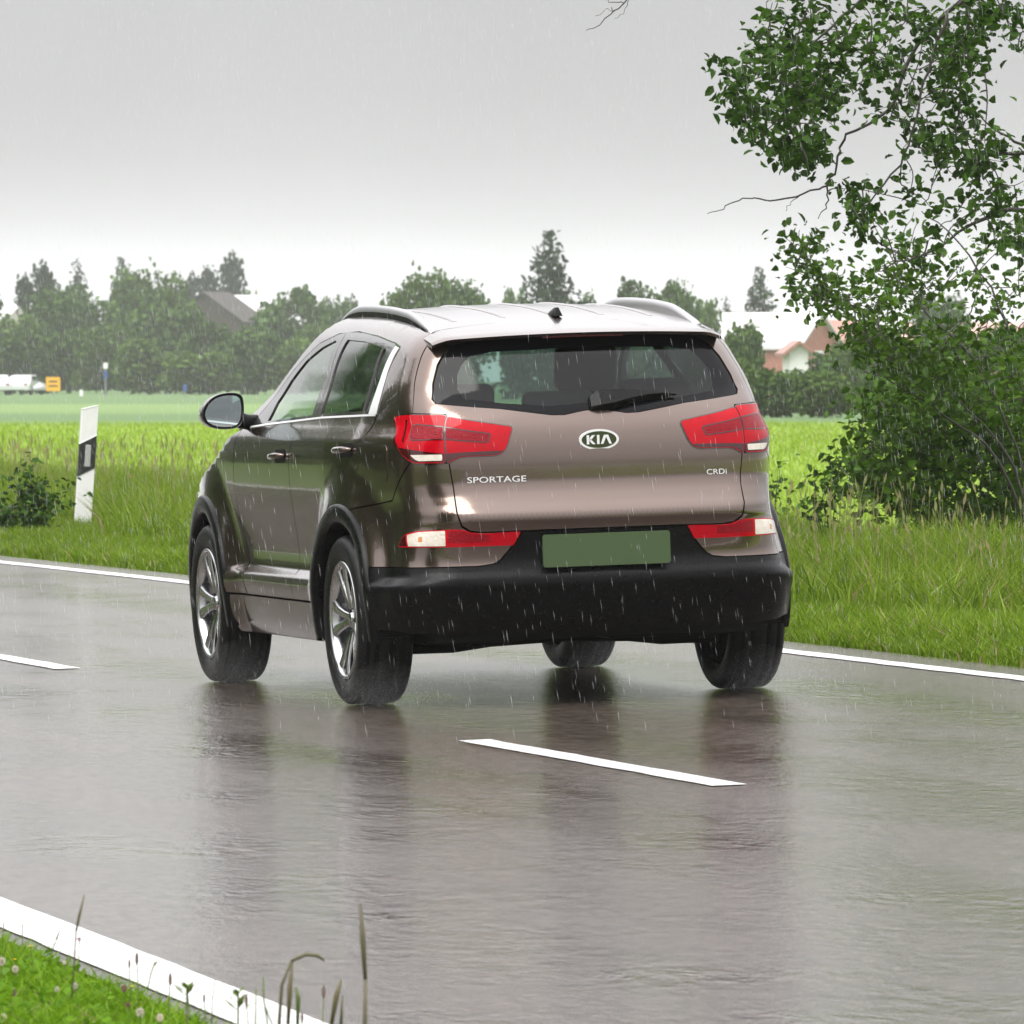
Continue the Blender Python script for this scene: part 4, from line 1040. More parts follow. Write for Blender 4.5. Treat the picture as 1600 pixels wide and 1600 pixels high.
for px, py, w, kind, h, lab in (
    (219, 1583, 16, 'pale', .07, 'pale pink clover bloom, biggest one near the bottom edge of the verge'),
    (250, 1591, 13, 'pale', .07, 'pale clover bloom just right of the biggest one at the bottom edge'),
    (117, 1541, 11, 'pale', .07, 'whitish clover bloom in the middle of the verge grass'),
    (89, 1546, 9, 'pale', .06, 'small whitish clover bloom just left of the mid-verge one'),
    (24, 1515, 12, 'pale', .07, 'whitish clover bloom under a yellow flower near the left edge'),
    (3, 1503, 14, 'pale', .08, 'pale clover bloom cut by the left edge of the picture'),
    (5, 1591, 13, 'pale', .06, 'whitish clover bloom in the bottom left corner'),
    (101, 1505, 7, 'pale', .06, 'tiny pale bloom close to the road side of the verge'),
    (194, 1545, 12, 'purple', .08, 'purple clover bloom beside a yellow flower near the white line'),
    (200, 1570, 8, 'purple', .06, 'small reddish clover bloom below the purple one'),
    (124, 1468, 7, 'purple', .12, 'small dark bloom standing against the white line'),
    (6, 1443, 8, 'yellow', .10, 'yellow flower over the white line at the left edge'),
    (35, 1446, 7, 'yellow', .10, 'yellow flower over the white line, second from the left edge'),
    (48, 1479, 9, 'yellow', .08, 'yellow flower at the grass rim by the white line'),
    (23, 1500, 8, 'yellow', .08, 'yellow flower above the whitish bloom near the left edge'),
    (206, 1542, 9, 'yellow', .08, 'yellow flower touching the purple clover'),
    (2, 1566, 7, 'yellow', .06, 'yellow flower low at the left edge'),
    (293, 1551, 9, 'yellow', .09, 'yellow flower on a leafy shoot over the white line'),
    (107, 1573, 6, 'yellow', .06, 'tiny yellow flower low in the verge grass'),
    (214, 1498, 7, 'plantain', .16, 'tallest brown plantain head against the white line'),
    (202, 1506, 5, 'plantain', .14, 'thin plantain head just left of the tallest one'),
    (266, 1530, 7, 'plantain', .14, 'brown plantain head right of the tallest one, over the white line'),
    (385, 1563, 7, 'plantain', .13, 'mauve plantain head over the white line near the leafy shoot'),
    (319, 1560, 5, 'plantain', .12, 'thin plantain head between two shoots at the white line'),
    (506, 1550, 8, 'plantain', .16, 'brown plantain head beside the bent grass stalk'),
    (23, 1551, 6, 'plantain', .06, 'brown plantain head low in the grass at the far left'),
    (472, 1590, 6, 'plantain', .10, 'stubby plantain head under the bent stalk')):
    flower(px, py, w, kind, lab, h)

def stalk(name, label, pts, r0, r1, mat, head=None, depth=16.0):
    P = [at(x, y, depth + (q[2] if len(q) > 2 else 0)) for q in pts for x, y in [q[:2]]]
    P = [np.array(p) for p in P]; foot = P[0].copy()
    o = thing(name, label, 'grass stalk', foot)
    loc = [tuple(p - foot) for p in P]; n = len(loc)
    k = head if head is not None else n
    MB().tube([loc[i] for i in range(min(k+1, n))], list(np.linspace(r0, r1, min(k+1, n))), 5).build('stem', mat, o, smooth=True)
    if head is not None:
        seg = loc[head:]; m = len(seg)
        MB().tube(seg, [r1*1.1] + [r1*1.55]*(m-2) + [r1*.6] if m > 2 else [r1*1.5, r1*.7], 6).build('seed_head', mat, o, smooth=True)
    return o
def foot_at(px, dep): return at(px, 592 + FPX*(1.324 + .165)/dep, dep)
# depth 15.9 m: ground there lies at picture row 1785, below the frame
D0 = 15.9
stalk('grass_stalk', 'tallest upright grass stalk crossing the road at the bottom centre', [(572, 1780), (570, 1600), (571, 1530), (567, 1470), (563, 1412)], .0052, .0035, BROWNSTEM, 2, D0)
stalk('grass_stalk', 'upright grass stalk at the left standing up against the white line', [(112, 1560), (116, 1500), (119, 1455), (124, 1430), (132, 1398)], .0016, .0020, BROWNSTEM, 2, 17.0)
stalk('grass_stalk', 'bent grass stalk whose tip arches over to the right', [(432, 1780), (436, 1600), (440, 1540), (455, 1502), (478, 1491), (496, 1493), (507, 1501)], .0045, .0028, BROWNSTEM, 3, D0)
stalk('grass_stalk', 'short stalk rising inside the bent one', [(446, 1780), (450, 1600), (453, 1545), (457, 1500)], .0035, .0032, BROWNSTEM, 1, D0)
stalk('grass_stalk', 'dark forked stalk right of the bent one', [(512, 1780), (518, 1600), (526, 1555), (533, 1531)], .0045, .0035, BROWNSTEM, 1, D0)
stalk('grass_stalk', 'thin stalk just right of the forked one', [(530, 1780), (533, 1600), (535, 1555)], .003, .0022, BROWNSTEM, 1, D0)
stalk('grass_stalk', 'thin green stalk left of the bent one', [(414, 1780), (418, 1600), (412, 1560), (411, 1527)], .002, .0018, STEM, None, D0)
stalk('grass_stalk', 'slanting thin stalk reaching up from the leafy shoot', [(422, 1780), (425, 1600), (414, 1572), (410, 1545)], .002, .0014, STEM, None, D0)
stalk('grass_stalk', 'thin stalk left of the slanting one', [(398, 1780), (399, 1600), (400, 1545)], .0022, .0016, STEM, None, D0)
stalk('grass_stalk', 'short stalk with a pointed head under the bent stalk', [(464, 1780), (465, 1600), (466, 1560), (462, 1542)], .003, .003, STEM, 1, D0)
stalk('grass_stalk', 'fine stalk before the white line by the leafy shoot', [(330, 1620), (332, 1560), (336, 1531)], .0014, .0012, STEM, None, 16.6)
stalk('grass_stalk', 'small nodding stalk over the white line', [(231, 1545), (236, 1520), (241, 1507), (246, 1502)], .0012, .0022, STEM, 2, 17.0)
stalk('grass_stalk', 'fine pale stalk leaning right at the left of the white line', [(80, 1490), (88, 1468), (94, 1452)], .0011, .0014, BROWNSTEM, 1, 17.2)
def shoot(px, py, dep, h, label):
    foot = at(px, py, dep); o = thing('leafy_shoot', label, 'plant', foot)
    MB().tube([(0, 0, -.12), (0, 0, h)], .0022, 5).build('stem', STEM, o)
    for k in range(9):
        t = k*2.4; z = h*(.15 + .85*k/8); L = .045*(1.1 - .6*k/8); d = Vector((math.cos(t), math.sin(t), .75)).normalized(); w = Vector((-math.sin(t), math.cos(t), 0))*.007
        b = Vector((0, 0, z)); me = MB().add([b, b + d*L*.5 + w, b + d*L, b + d*L*.5 - w], [(0, 1, 2, 3)]).build('leaf', STEM, o)
    return o
shoot(372, 1590, 16.4, .05, 'dark leafy shoot over the white line near the bottom')
shoot(292, 1562, 16.7, .025, 'small leafy shoot carrying a yellow flower')

# ---------------------------------------------------------------- leaves, trees and bushes
def leaf_geo(L, W, fold=.25):
    """one leaf: six-point blade folded along its midrib; returns base arrays for batching"""
    return np.array([(0, 0, 0), (.30, .5, fold), (.72, .42, fold*.8), (1, 0, -.1), (.72, -.42, fold*.8), (.30, -.5, fold), (.5, 0, 0)])*[L, W, W], np.array([(0, 6, 1), (1, 6, 2), (2, 6, 3), (3, 6, 4), (4, 6, 5), (5, 6, 0)])
def orient(n, up=.6, r=None):
    r = r or rng
    X = r.normal(0, 1, (n, 3)); X[:, 2] = X[:, 2]*.6 - .25; X /= np.linalg.norm(X, axis=1, keepdims=True)
    Z = r.normal(0, .6, (n, 3)) + [0, 0, up]; Y = np.cross(Z, X); Y /= np.linalg.norm(Y, axis=1, keepdims=True); Z = np.cross(X, Y)
    return np.stack([X, Y, Z], 1)
def leaf_batch(P, S, geo=(1.0, .62), M=None):
    g, t = leaf_geo(*geo); M = orient(len(P)) if M is None else M
    V = P[:, None, :] + np.einsum('kj,njc->nkc', g, M)*S[:, None, None]
    T = (np.arange(len(P))[:, None, None]*len(g) + t[None]).reshape(-1, 3)
    return V.reshape(-1, 3), T

LEAF = leaf_mat('apple leaf', (.018, .046, .005), (.052, .115, .010), transl=.30, gloss=.012, scale=1.6, use_tint=True)
LEAF1 = leaf_mat('single apple leaf', (.020, .050, .005), (.050, .110, .010), transl=.30, gloss=.012, scale=2)
BARK = pmat('dark wet bark', (.028, .022, .018), .55, vary=.4, scale=12, bump=.5, bscale=30)

def leaf_singles(parent, idx, P, M, S):
    g, t = leaf_geo(1.0, .62); me = bpy.data.meshes.new('leaf'); me.from_pydata([tuple(q) for q in g], [], [tuple(q) for q in t]); me.update(); me.materials.append(LEAF1)
    base = np.array(parent.location)
    for i in idx:
        o = bpy.data.objects.new('leaf', me); COL.objects.link(o); o.parent = parent
        m = np.eye(4); m[:3, :3] = M[i].T*S[i]; m[:3, 3] = P[i] - base
        o.matrix_local = Matrix(m.tolist())

def branchy(name, label, cat, foot, limbs, clusters, leaf_size, trunk=None, per=11, spread=.13, single=300, leafname='foliage', twig_r=.006, tone=(.6, 1.5), hue=(1, 1, 1)):
    """limbs: world polylines with radii; clusters: world points carrying leaves, each tied by a twig to the nearest limb point"""
    o = thing(name, label, cat, tuple(foot))
    f0 = np.array(foot)
    if trunk: MB().tube([tuple(np.array(p) - f0) for p in trunk[0]], trunk[1], 10).build('trunk', BARK, o, smooth=True)
    nodes = []
    for pts, rad in limbs:
        c = catmull(pts, 4, False); c[1:-1] += rng.normal(0, .006, c[1:-1].shape); rr = np.interp(np.linspace(0, 1, len(c)), np.linspace(0, 1, len(rad)), rad)
        MB().tube([tuple(p - f0) for p in c], list(rr*.62), 6).build('branch', BARK, o, smooth=True); nodes += list(c)
    nodes = np.array(nodes); tw = MB(); LP = []
    order = np.argsort([np.min(np.linalg.norm(nodes - c, axis=1)) for c in clusters])
    for ci in order:
        c = clusters[ci]; d = np.linalg.norm(nodes - c, axis=1); j = int(np.argmin(d + .25*np.maximum(0, c[2]*0))); a = nodes[j]
        L = d[j]; mid = (a + c)/2 + rng.normal(0, .08, 3)*L; tip = c + (c - a)/max(L, .05)*.06
        q = catmull([a, mid, c, tip], 4, False); tw.tube([tuple(p - f0) for p in q], list(np.linspace(min(twig_r, .003 + .006*L), .0018, len(q))), 4)
        nodes = np.concatenate([nodes, q[2::3]])
        for _ in range(per + rng.integers(-3, 4)):
            t = rng.random()**.6; b = q[int(t*(len(q)-1))] if rng.random() < .5 else c
            LP.append(b + rng.normal(0, spread*.5, 3)*[1, 1, .8])
    tw.build('twigs', BARK, o, kind='stuff')
    LP = np.array(LP); n = len(LP); S = leaf_size*rng.uniform(.5, 1.35, n); M = orient(n)
    dep = (LP - CAM) @ np.array([math.sin(YAW), math.cos(YAW), 0]); vis = in_view(LP[:, 0], LP[:, 1], 0) & (CAM[2] + 0*dep < 99)
    py = 592 - FPX*(LP[:, 2] - CAM[2])/dep; vis &= (py > 0) & (py < 1600)
    score = S/dep*vis; single = min(single, n); idx = np.argsort(-score)[:single]
    leaf_singles(o, idx, LP, M, S)
    rest = np.setdiff1d(np.arange(n), idx)
    V, T = leaf_batch(LP[rest], S[rest], (1.0, .62), M[rest])
    me = fast_mesh(leafname, V - f0, T); tint(me, np.repeat(np.clip(rng.normal(1, .16, (len(rest), 1))*np.array(hue)*rng.uniform(*tone, (len(rest), 1)), .4, 1.8), 7, 0)); link(leafname, me, LEAF, o, kind='stuff')
    return o

def px_poly_points(poly, n, d0, d1, bias=None):
    poly = np.array(poly, float); lo, hi = poly.min(0), poly.max(0); o = []
    while len(o) < n:
        q = rng.uniform(lo, hi)
        if pip(q[None], poly)[0]: o.append(at(q[0], q[1], rng.uniform(d0, d1)))
    return o
def L3(pts, d): return np.array([at(x, y, d + (dd[0] if dd else 0)) for x, y, *dd in pts])

# the apple tree at the right, rooted beyond the picture's edge
TD = 43.0
foot = at(1790, 945, TD); foot[2] = ground_z(foot[0], foot[1])
limbs = [
    (L3([(1790, 300), (1720, 120), (1640, 0), (1540, -90), (1430, -150)], TD), [.07, .05, .04, .03, .02]),
    (L3([(1640, 0), (1560, -40), (1480, 20), (1420, 90), (1390, 170), (1325, 210), (1310, 245), (1294, 290), (1292, 320), (1278, 342)], TD - .4), [.03, .024, .02, .017, .014, .011, .010, .008, .006, .003]),
    (L3([(1294, 290), (1255, 303), (1204, 315), (1172, 308), (1135, 322), (1105, 334)], TD - .4), [.009, .0085, .0075, .0065, .005, .003]),
    (L3([(1250, 305), (1238, 318), (1228, 330)], TD - .4), [.004, .003, .002]),
    (L3([(1560, -40), (1500, -60), (1440, -30), (1350, 0), (1290, 50), (1230, 100), (1170, 130)], TD + .3), [.024, .02, .017, .014, .011, .008, .004]),
    (L3([(1500, -60), (1510, 30), (1500, 110), (1497, 180), (1480, 250), (1440, 320)], TD + .5), [.02, .014, .011, .009, .007, .004]),
    (L3([(1480, 20), (1450, 110), (1430, 190), (1405, 260), (1360, 310), (1345, 330)], TD - .8), [.016, .012, .010, .009, .007, .004]),
    (L3([(1790, 420), (1710, 330), (1640, 250), (1560, 240), (1500, 260)], TD + .2), [.05, .035, .022, .012, .006]),
    (L3([(1790, 560), (1700, 430), (1600, 330), (1520, 350), (1440, 400), (1370, 420)], TD - .2), [.05, .035, .022, .014, .008, .004]),
    (L3([(1640, 250), (1600, 225), (1550, 200), (1510, 160)], TD + .8), [.02, .014, .008, .004]),
    (L3([(1720, 120), (1640, 70), (1597, 50), (1590, 75), (1572, 60)], TD - .6), [.016, .012, .008, .005, .003]),
]
cl = []
for poly, n in (([(1195, 0), (1400, -40), (1560, -20), (1550, 60), (1480, 120), (1400, 100), (1330, 130), (1250, 190), (1190, 110)], 84),
                ([(1150, 95), (1240, 50), (1330, 110), (1300, 190), (1260, 250), (1185, 240), (1140, 180)], 50),
                ([(1120, 84), (1180, 160), (1210, 200), (1150, 215)], 10),
                ([(1180, 225), (1250, 205), (1290, 240), (1275, 265), (1200, 245)], 18),
                ([(1330, 130), (1400, 90), (1420, 150), (1370, 190)], 8),
                ([(1470, 20), (1535, 20), (1530, 150), (1500, 200), (1440, 190), (1460, 100)], 20),
                ([(1420, 150), (1530, 160), (1525, 230), (1470, 260), (1400, 290), (1405, 250)], 17),
                ([(1320, 285), (1355, 295), (1370, 350), (1345, 370)], 13),
                ([(1490, 210), (1600, 190), (1620, 260), (1520, 280)], 14),
                ([(1530, 0), (1590, 15), (1600, 75), (1550, 60)], 9),
                ([(1400, 290), (1480, 260), (1500, 300), (1440, 340)], 5),
                ([(1430, 330), (1620, 270), (1640, 400), (1530, 400), (1430, 400)], 18),
                ([(1560, -140), (1740, -160), (1800, 100), (1680, 200), (1610, 0)], 60)):
    cl += px_poly_points(poly, n, TD - 1.3, TD + 1.2)
branchy('apple_tree', 'leafy tree overhanging from the right with a bare twig sticking out to the left', 'tree', foot, limbs, cl, .056, trunk=([foot, at(1785, 700, TD), at(1790, 420, TD), at(1790, 300, TD)], [.14, .11, .09, .07]), per=16, spread=.10, single=300)
# a twig of a second tree, entering at the top
foot = at(1015, -2300, 40.0); 
f2 = at(1650, 940, 60.0); f2[2] = float(ground_z(f2[0], f2[1]))
f2 = at(2050, 980, 40.0); f2[2] = float(ground_z(f2[0], f2[1]))
tl = [(L3([(2050, 200), (1900, -200), (1600, -420), (1250, -300), (1080, -110), (1000, -25), (975, 5), (945, 30), (916, 48)], 40), [.10, .08, .05, .03, .015, .006, .005, .004, .002]),
      (L3([(975, 5), (955, 2), (935, -4), (920, -2)], 40), [.004, .003, .0025, .0015]), (L3([(960, 18), (948, 14), (930, 25)], 40), [.003, .002, .0015]), (L3([(985, -5), (975, 20), (960, 28)], 40.0), [.003, .002, .0015])]
branchy('bare_branched_tree', 'tree beyond the right edge whose dark twig hangs in at the top centre', 'tree', f2, tl, px_poly_points([(1200, -400), (1700, -600), (1800, -300), (1300, -200)], 90, 39, 41.5), .066, trunk=([f2, at(2050, 600, 40.0), at(2050, 200, 40.0)], [.16, .13, .10]), per=10, single=0)

# the bush below the tree: three overlapping shrubs
def bush(label, name, foot_px, depth, stems, polys, per=10, size=.07, spread=.16, single=120, tone=(.8, 1.25), hue=(1.35, 1.22, .9)):
    foot = at(foot_px, 592 + FPX*(CAM[2] - .14)/depth, depth); foot[2] = float(ground_z(foot[0], foot[1]))
    lm = [(np.vstack([foot[None] + rng.normal(0, .05, (1, 3))*[1, 1, 0], L3(s, depth)]), [.018, .014, .011, .008, .005, .003][:len(s)+1]) for s in stems]
    cl = []
    for poly, n, *dd in polys: cl += px_poly_points(poly, n, depth - 1.0, depth + 1.0)
    return branchy(name, label, 'bush', foot, lm, cl, size, per=per, spread=spread, single=single, tone=tone, hue=hue)
bush('arching shrub at the right with long shoots rising to the upper left', 'arching_shrub', 1640, 49.0,
     [[(1600, 780), (1560, 690), (1460, 590), (1350, 500), (1270, 430), (1222, 385)], [(1590, 700), (1520, 560), (1440, 480), (1380, 380), (1340, 300)], [(1600, 620), (1560, 480), (1500, 380), (1440, 330)], [(1560, 720), (1480, 650), (1400, 600), (1350, 580)]],
     [([(1215, 405), (1235, 370), (1275, 365), (1290, 440), (1330, 470), (1300, 500), (1250, 460)], 34), ([(1290, 430), (1340, 450), (1400, 540), (1360, 560), (1300, 500)], 34),
      ([(1340, 440), (1390, 400), (1440, 450), (1450, 540), (1400, 580), (1350, 540)], 44), ([(1380, 350), (1420, 330), (1460, 400), (1480, 470), (1430, 480), (1390, 420)], 18),
      ([(1500, 380), (1610, 330), (1640, 520), (1540, 540), (1480, 470)], 36), ([(1360, 540), (1450, 520), (1560, 520), (1640, 520), (1640, 640), (1480, 640), (1380, 600)], 130)], per=11, size=.058, single=200)
bush('broad dark bush low at the right beside the tall grass', 'round_bush', 1520, 51.0,
     [[(1510, 800), (1480, 740), (1420, 690), (1370, 660)], [(1530, 780), (1540, 700), (1520, 620)], [(1560, 800), (1600, 700), (1620, 620)], [(1480, 840), (1420, 780), (1370, 750), (1330, 730)]],
     [([(1335, 650), (1380, 600), (1480, 590), (1640, 600), (1640, 860), (1560, 860), (1480, 840), (1400, 800), (1350, 740)], 500), ([(1310, 720), (1350, 700), (1400, 760), (1380, 800), (1320, 760)], 26)], per=13, size=.060, single=100, tone=(.65, 1.5))
# weeds at the far verge
def weed(label, px, py, depth, h, n, spread, name='weed', size=.05):
    foot = at(px, py, depth); foot[2] = float(ground_z(foot[0], foot[1])); st = []
    for k in range(n):
        a = rng.uniform(0, 6.28); r = spread*rng.random()
        tip = foot + [math.cos(a)*r, math.sin(a)*r, h*rng.uniform(.6, 1.0)]
        st.append((np.array([foot + rng.normal(0, .04, 3)*[1, 1, 0], (foot + tip)/2 + rng.normal(0, .03, 3), tip]), [.006, .005, .002]))
    cl = [p[1][None]*0 + p for s, _ in st for p in [s]]
    pts = [];
    for s, _ in st:
        for t in np.linspace(.25, 1, 6): pts.append(s[0]*(1-t)**2 + 2*s[1]*t*(1-t) + s[2]*t*t + rng.normal(0, .03, 3))
    return branchy(name, label, 'weed', foot, st, pts, size, per=6, spread=.10, single=0, twig_r=.003)
weed('dark leafy weed clump left of the roadside post', 52, 838, 62.0, .55, 12, .42, size=.055)
weed('second leafy weed clump at the left edge of the picture', 8, 842, 61.0, .36, 9, .40, size=.055)
weed('tall thistle-like weed rising above the clump left of the post', 60, 835, 63.0, .60, 2, .10, size=.06)
weed('dark weed standing in the tall grass right of the car', 1285, 905, 50.0, .72, 5, .12, size=.055)
weed('weed with a bushy tip peeping over the rear right corner of the car', 1207, 880, 55.0, .75, 2, .06, size=.05)
weed('weed in the tall grass below the shrub', 1440, 900, 50.0, .5, 6, .2, size=.05)
# ---------------------------------------------------------------- roadside post
POSTW = pmat('post white plastic', (.80, .80, .78), .3, vary=.06, scale=14, bump=.05)
POSTB = pmat('post black band', (.012, .012, .013), .35)
REFL = pmat('grey reflector', (.45, .45, .44), .25, metal=.4, vary=.2, scale=60, bump=.3, bscale=200)
pf = at(127, 840, 63.0); pf[2] = float(ground_z(pf[0], pf[1]))
post = thing('delineator_post', 'white roadside post with a slanted black band, leaning to the right', 'roadside post', pf, (R(-1), R(4.2), R(8)))
def post_piece(name, z0, z1, sl0, sl1, mat, grow=0):
    # kidney section: front flat, back rounded; the cut planes slant across
    sec = [(-.066, -.030), (.066, -.030), (.064, .010), (.040, .040), (0, .050), (-.040, .040), (-.064, .010)]
    sec = [(x*(1+grow), y*(1+grow)) for x, y in sec]; n = len(sec)
    V = [(x, y, z0 + sl0*x) for x, y in sec] + [(x, y, z1 + sl1*x) for x, y in sec]
    return MB().add(V, [tuple(range(n)), tuple(range(2*n-1, n-1, -1))] + [(i, (i+1) % n, n+(i+1) % n, n+i) for i in range(n)]).build(name, mat, post, bevel=.004)
post_piece('post_body', -.15, .49, 0, .55, POSTW)
post_piece('black_band', .492, .742, .55, .55, POSTB, .01)
post_piece('post_top', .744, .995, .55, .30, POSTW)
MB().box((0, -.034, .617), (.046, .010, .17)).build('reflector', REFL, post, bevel=.004)

# ---------------------------------------------------------------- distant trees
FARL = [leaf_mat('far foliage a', (.044, .092, .017), (.080, .138, .026), transl=.25, gloss=.01, scale=.5, use_tint=True),
        leaf_mat('far foliage b', (.062, .114, .020), (.100, .166, .030), transl=.25, gloss=.01, scale=.5, use_tint=True),
        leaf_mat('far foliage c', (.018, .034, .018), (.034, .054, .026), transl=.15, gloss=.01, scale=.5, use_tint=True)]
def crown_mesh(lobes, n, size, mat, hollow=.45):
    """leaf clumps spread through ellipsoid lobes (centre, radii); unit tree 1 m wide, 1 m high"""
    vol = np.array([l[1][0]*l[1][1]*l[1][2] for l in lobes])**(2/3); pick = rng.choice(len(lobes), n, p=vol/vol.sum())
    d = rng.normal(0, 1, (n, 3)); d /= np.linalg.norm(d, axis=1, keepdims=True); r = (hollow + (1-hollow)*rng.random(n))**.7*rng.uniform(.86, 1.1, n)
    C = np.array([l[0] for l in lobes])[pick]; RR = np.array([l[1] for l in lobes])[pick]
    P = C + d*RR*r[:, None]; S = size*rng.uniform(.6, 1.5, n)
    V, T = leaf_batch(P, S, (1.0, .9))
    me = fast_mesh('crown', V, T); tone = np.clip(rng.normal(1, .22, n)*(rng.normal(1, .15, len(lobes))[pick]), .45, 1.7)
    tint(me, np.repeat(tone[:, None]*[1, 1, 1], 7, 0)); me.materials.append(mat); return me
def lobes_round(k, seed, flat=1.0, low=.06):
    r = np.random.default_rng(seed); L = [((0, 0, .52), (.34, .34, .40*flat))]
    for i in range(k):
        a = r.uniform(0, 6.28); z = r.uniform(.28, .80); w = .30*math.sqrt(max(.05, 1 - ((z - .5)/.5)**2)); s = r.uniform(.12, .20)
        L.append(((math.cos(a)*w, math.sin(a)*w, z), (s, s, s*r.uniform(.8, 1.05))))
    for i in range(4):
        a = r.uniform(0, 6.28); L.append(((math.cos(a)*.26, math.sin(a)*.26, low + .12), (.2, .2, .14)))
    return L
def spruce_mesh(n, seed):
    r = np.random.default_rng(seed); P = []; S = []
    tiers = 17
    for k in range(tiers):
        f = k/(tiers-1); z = .10 + .88*f; rad = .5*(1 - f)**.85*(1 if k % 2 else .86) + .012; m = int(n*(1 - f)**1.2/6) + 14
        nb = int(9 - 4*f)
        for b in range(nb):
            a = 6.283*(b + .5*r.random())/nb + k*.7; L = rad*r.uniform(.78, 1.12)
            for _ in range(max(3, m//nb)):
                t = r.random()**.7; w = .05*(1 - t*.6)
                P.append((math.cos(a)*L*t + r.normal(0, w), math.sin(a)*L*t + r.normal(0, w), z - .085*t*(1-f) + r.normal(0, .011))); S.append(.055)
    P = np.array(P); S = np.array(S)*r.uniform(.6, 1.4, len(P)); V, T = leaf_batch(P, S, (1.0, .42))
    me = fast_mesh('crown', V, T); tint(me, np.repeat(np.clip(r.normal(1, .2, (len(P), 1)), .5, 1.6)*[1, 1, 1], 7, 0)); me.materials.append(FARL[2]); return me
CROWN = {'round0': crown_mesh(lobes_round(9, 1), 4600, .040, FARL[0]), 'round1': crown_mesh(lobes_round(11, 2), 4600, .040, FARL[1]), 'round2': crown_mesh(lobes_round(7, 3), 3400, .05, FARL[0]),
         'bush0': crown_mesh([((0, 0, .35), (.46, .46, .36)), ((-.25, .1, .5), (.22, .22, .3)), ((.22, -.1, .62), (.25, .25, .34)), ((.02, .2, .72), (.22, .22, .26))], 3200, .06, FARL[1], .3),
         'bush1': crown_mesh([((0, 0, .4), (.48, .4, .42)), ((-.28, .1, .62), (.2, .22, .3)), ((.18, -.1, .70), (.28, .25, .28)), ((.32, .1, .4), (.2, .22, .3))], 3200, .06, FARL[0], .3),
         'loose': crown_mesh([((0, 0, .55), (.2, .2, .2)), ((-.3, 0, .5), (.16, .16, .12)), ((.3, .1, .75), (.17, .17, .16)), ((.12, -.1, .88), (.16, .16, .10)), ((-.12, .1, .78), (.16, .16, .12)), ((.34, 0, .55), (.12, .12, .1))], 1300, .05, FARL[2], .1),
         'spruce': spruce_mesh(2600, 5), 'spruce1': spruce_mesh(2200, 8)}
trunk_me = None
def far_tree(kind, px, top, base_y, width, depth, label, name=None, group='trees and bushes along the far edge of the fields', rot=None):
    """px: centre column, top: row of its tip, width: spread in picture pixels at `depth` metres"""
    global trunk_me
    p = at(px, 592, depth); z0 = float(ground_z(p[0], p[1])); h = at(px, top, depth)[2] - z0; w = width*depth/FPX
    nm = name or {'r': 'broadleaf_tree', 'b': 'bush', 'l': 'loose_tree', 's': 'spruce_tree'}[kind[0]]
    o = thing(nm, label, 'bush' if nm == 'bush' else 'tree', (p[0], p[1], z0), (0, 0, rng.uniform(0, 6.28) if rot is None else rot), group)
    c = bpy.data.objects.new('crown', CROWN[kind]); COL.objects.link(c); c.parent = o; c.scale = (w*1.08, w*1.08, h/(.98 if kind[0] == 's' else .95))
    if trunk_me is None:
        t = MB().tube([(0, 0, -.03), (.004, 0, .2), (0, .004, .5), (.003, 0, .8)], [.028, .020, .014, .004], 7).build('trunk', BARK, o, smooth=True); trunk_me = t.data
    else:
        t = bpy.data.objects.new('trunk', trunk_me); COL.objects.link(t); t.parent = o
    t.scale = (h*.9, h*.9, h)
    return o
LT = 'trees'
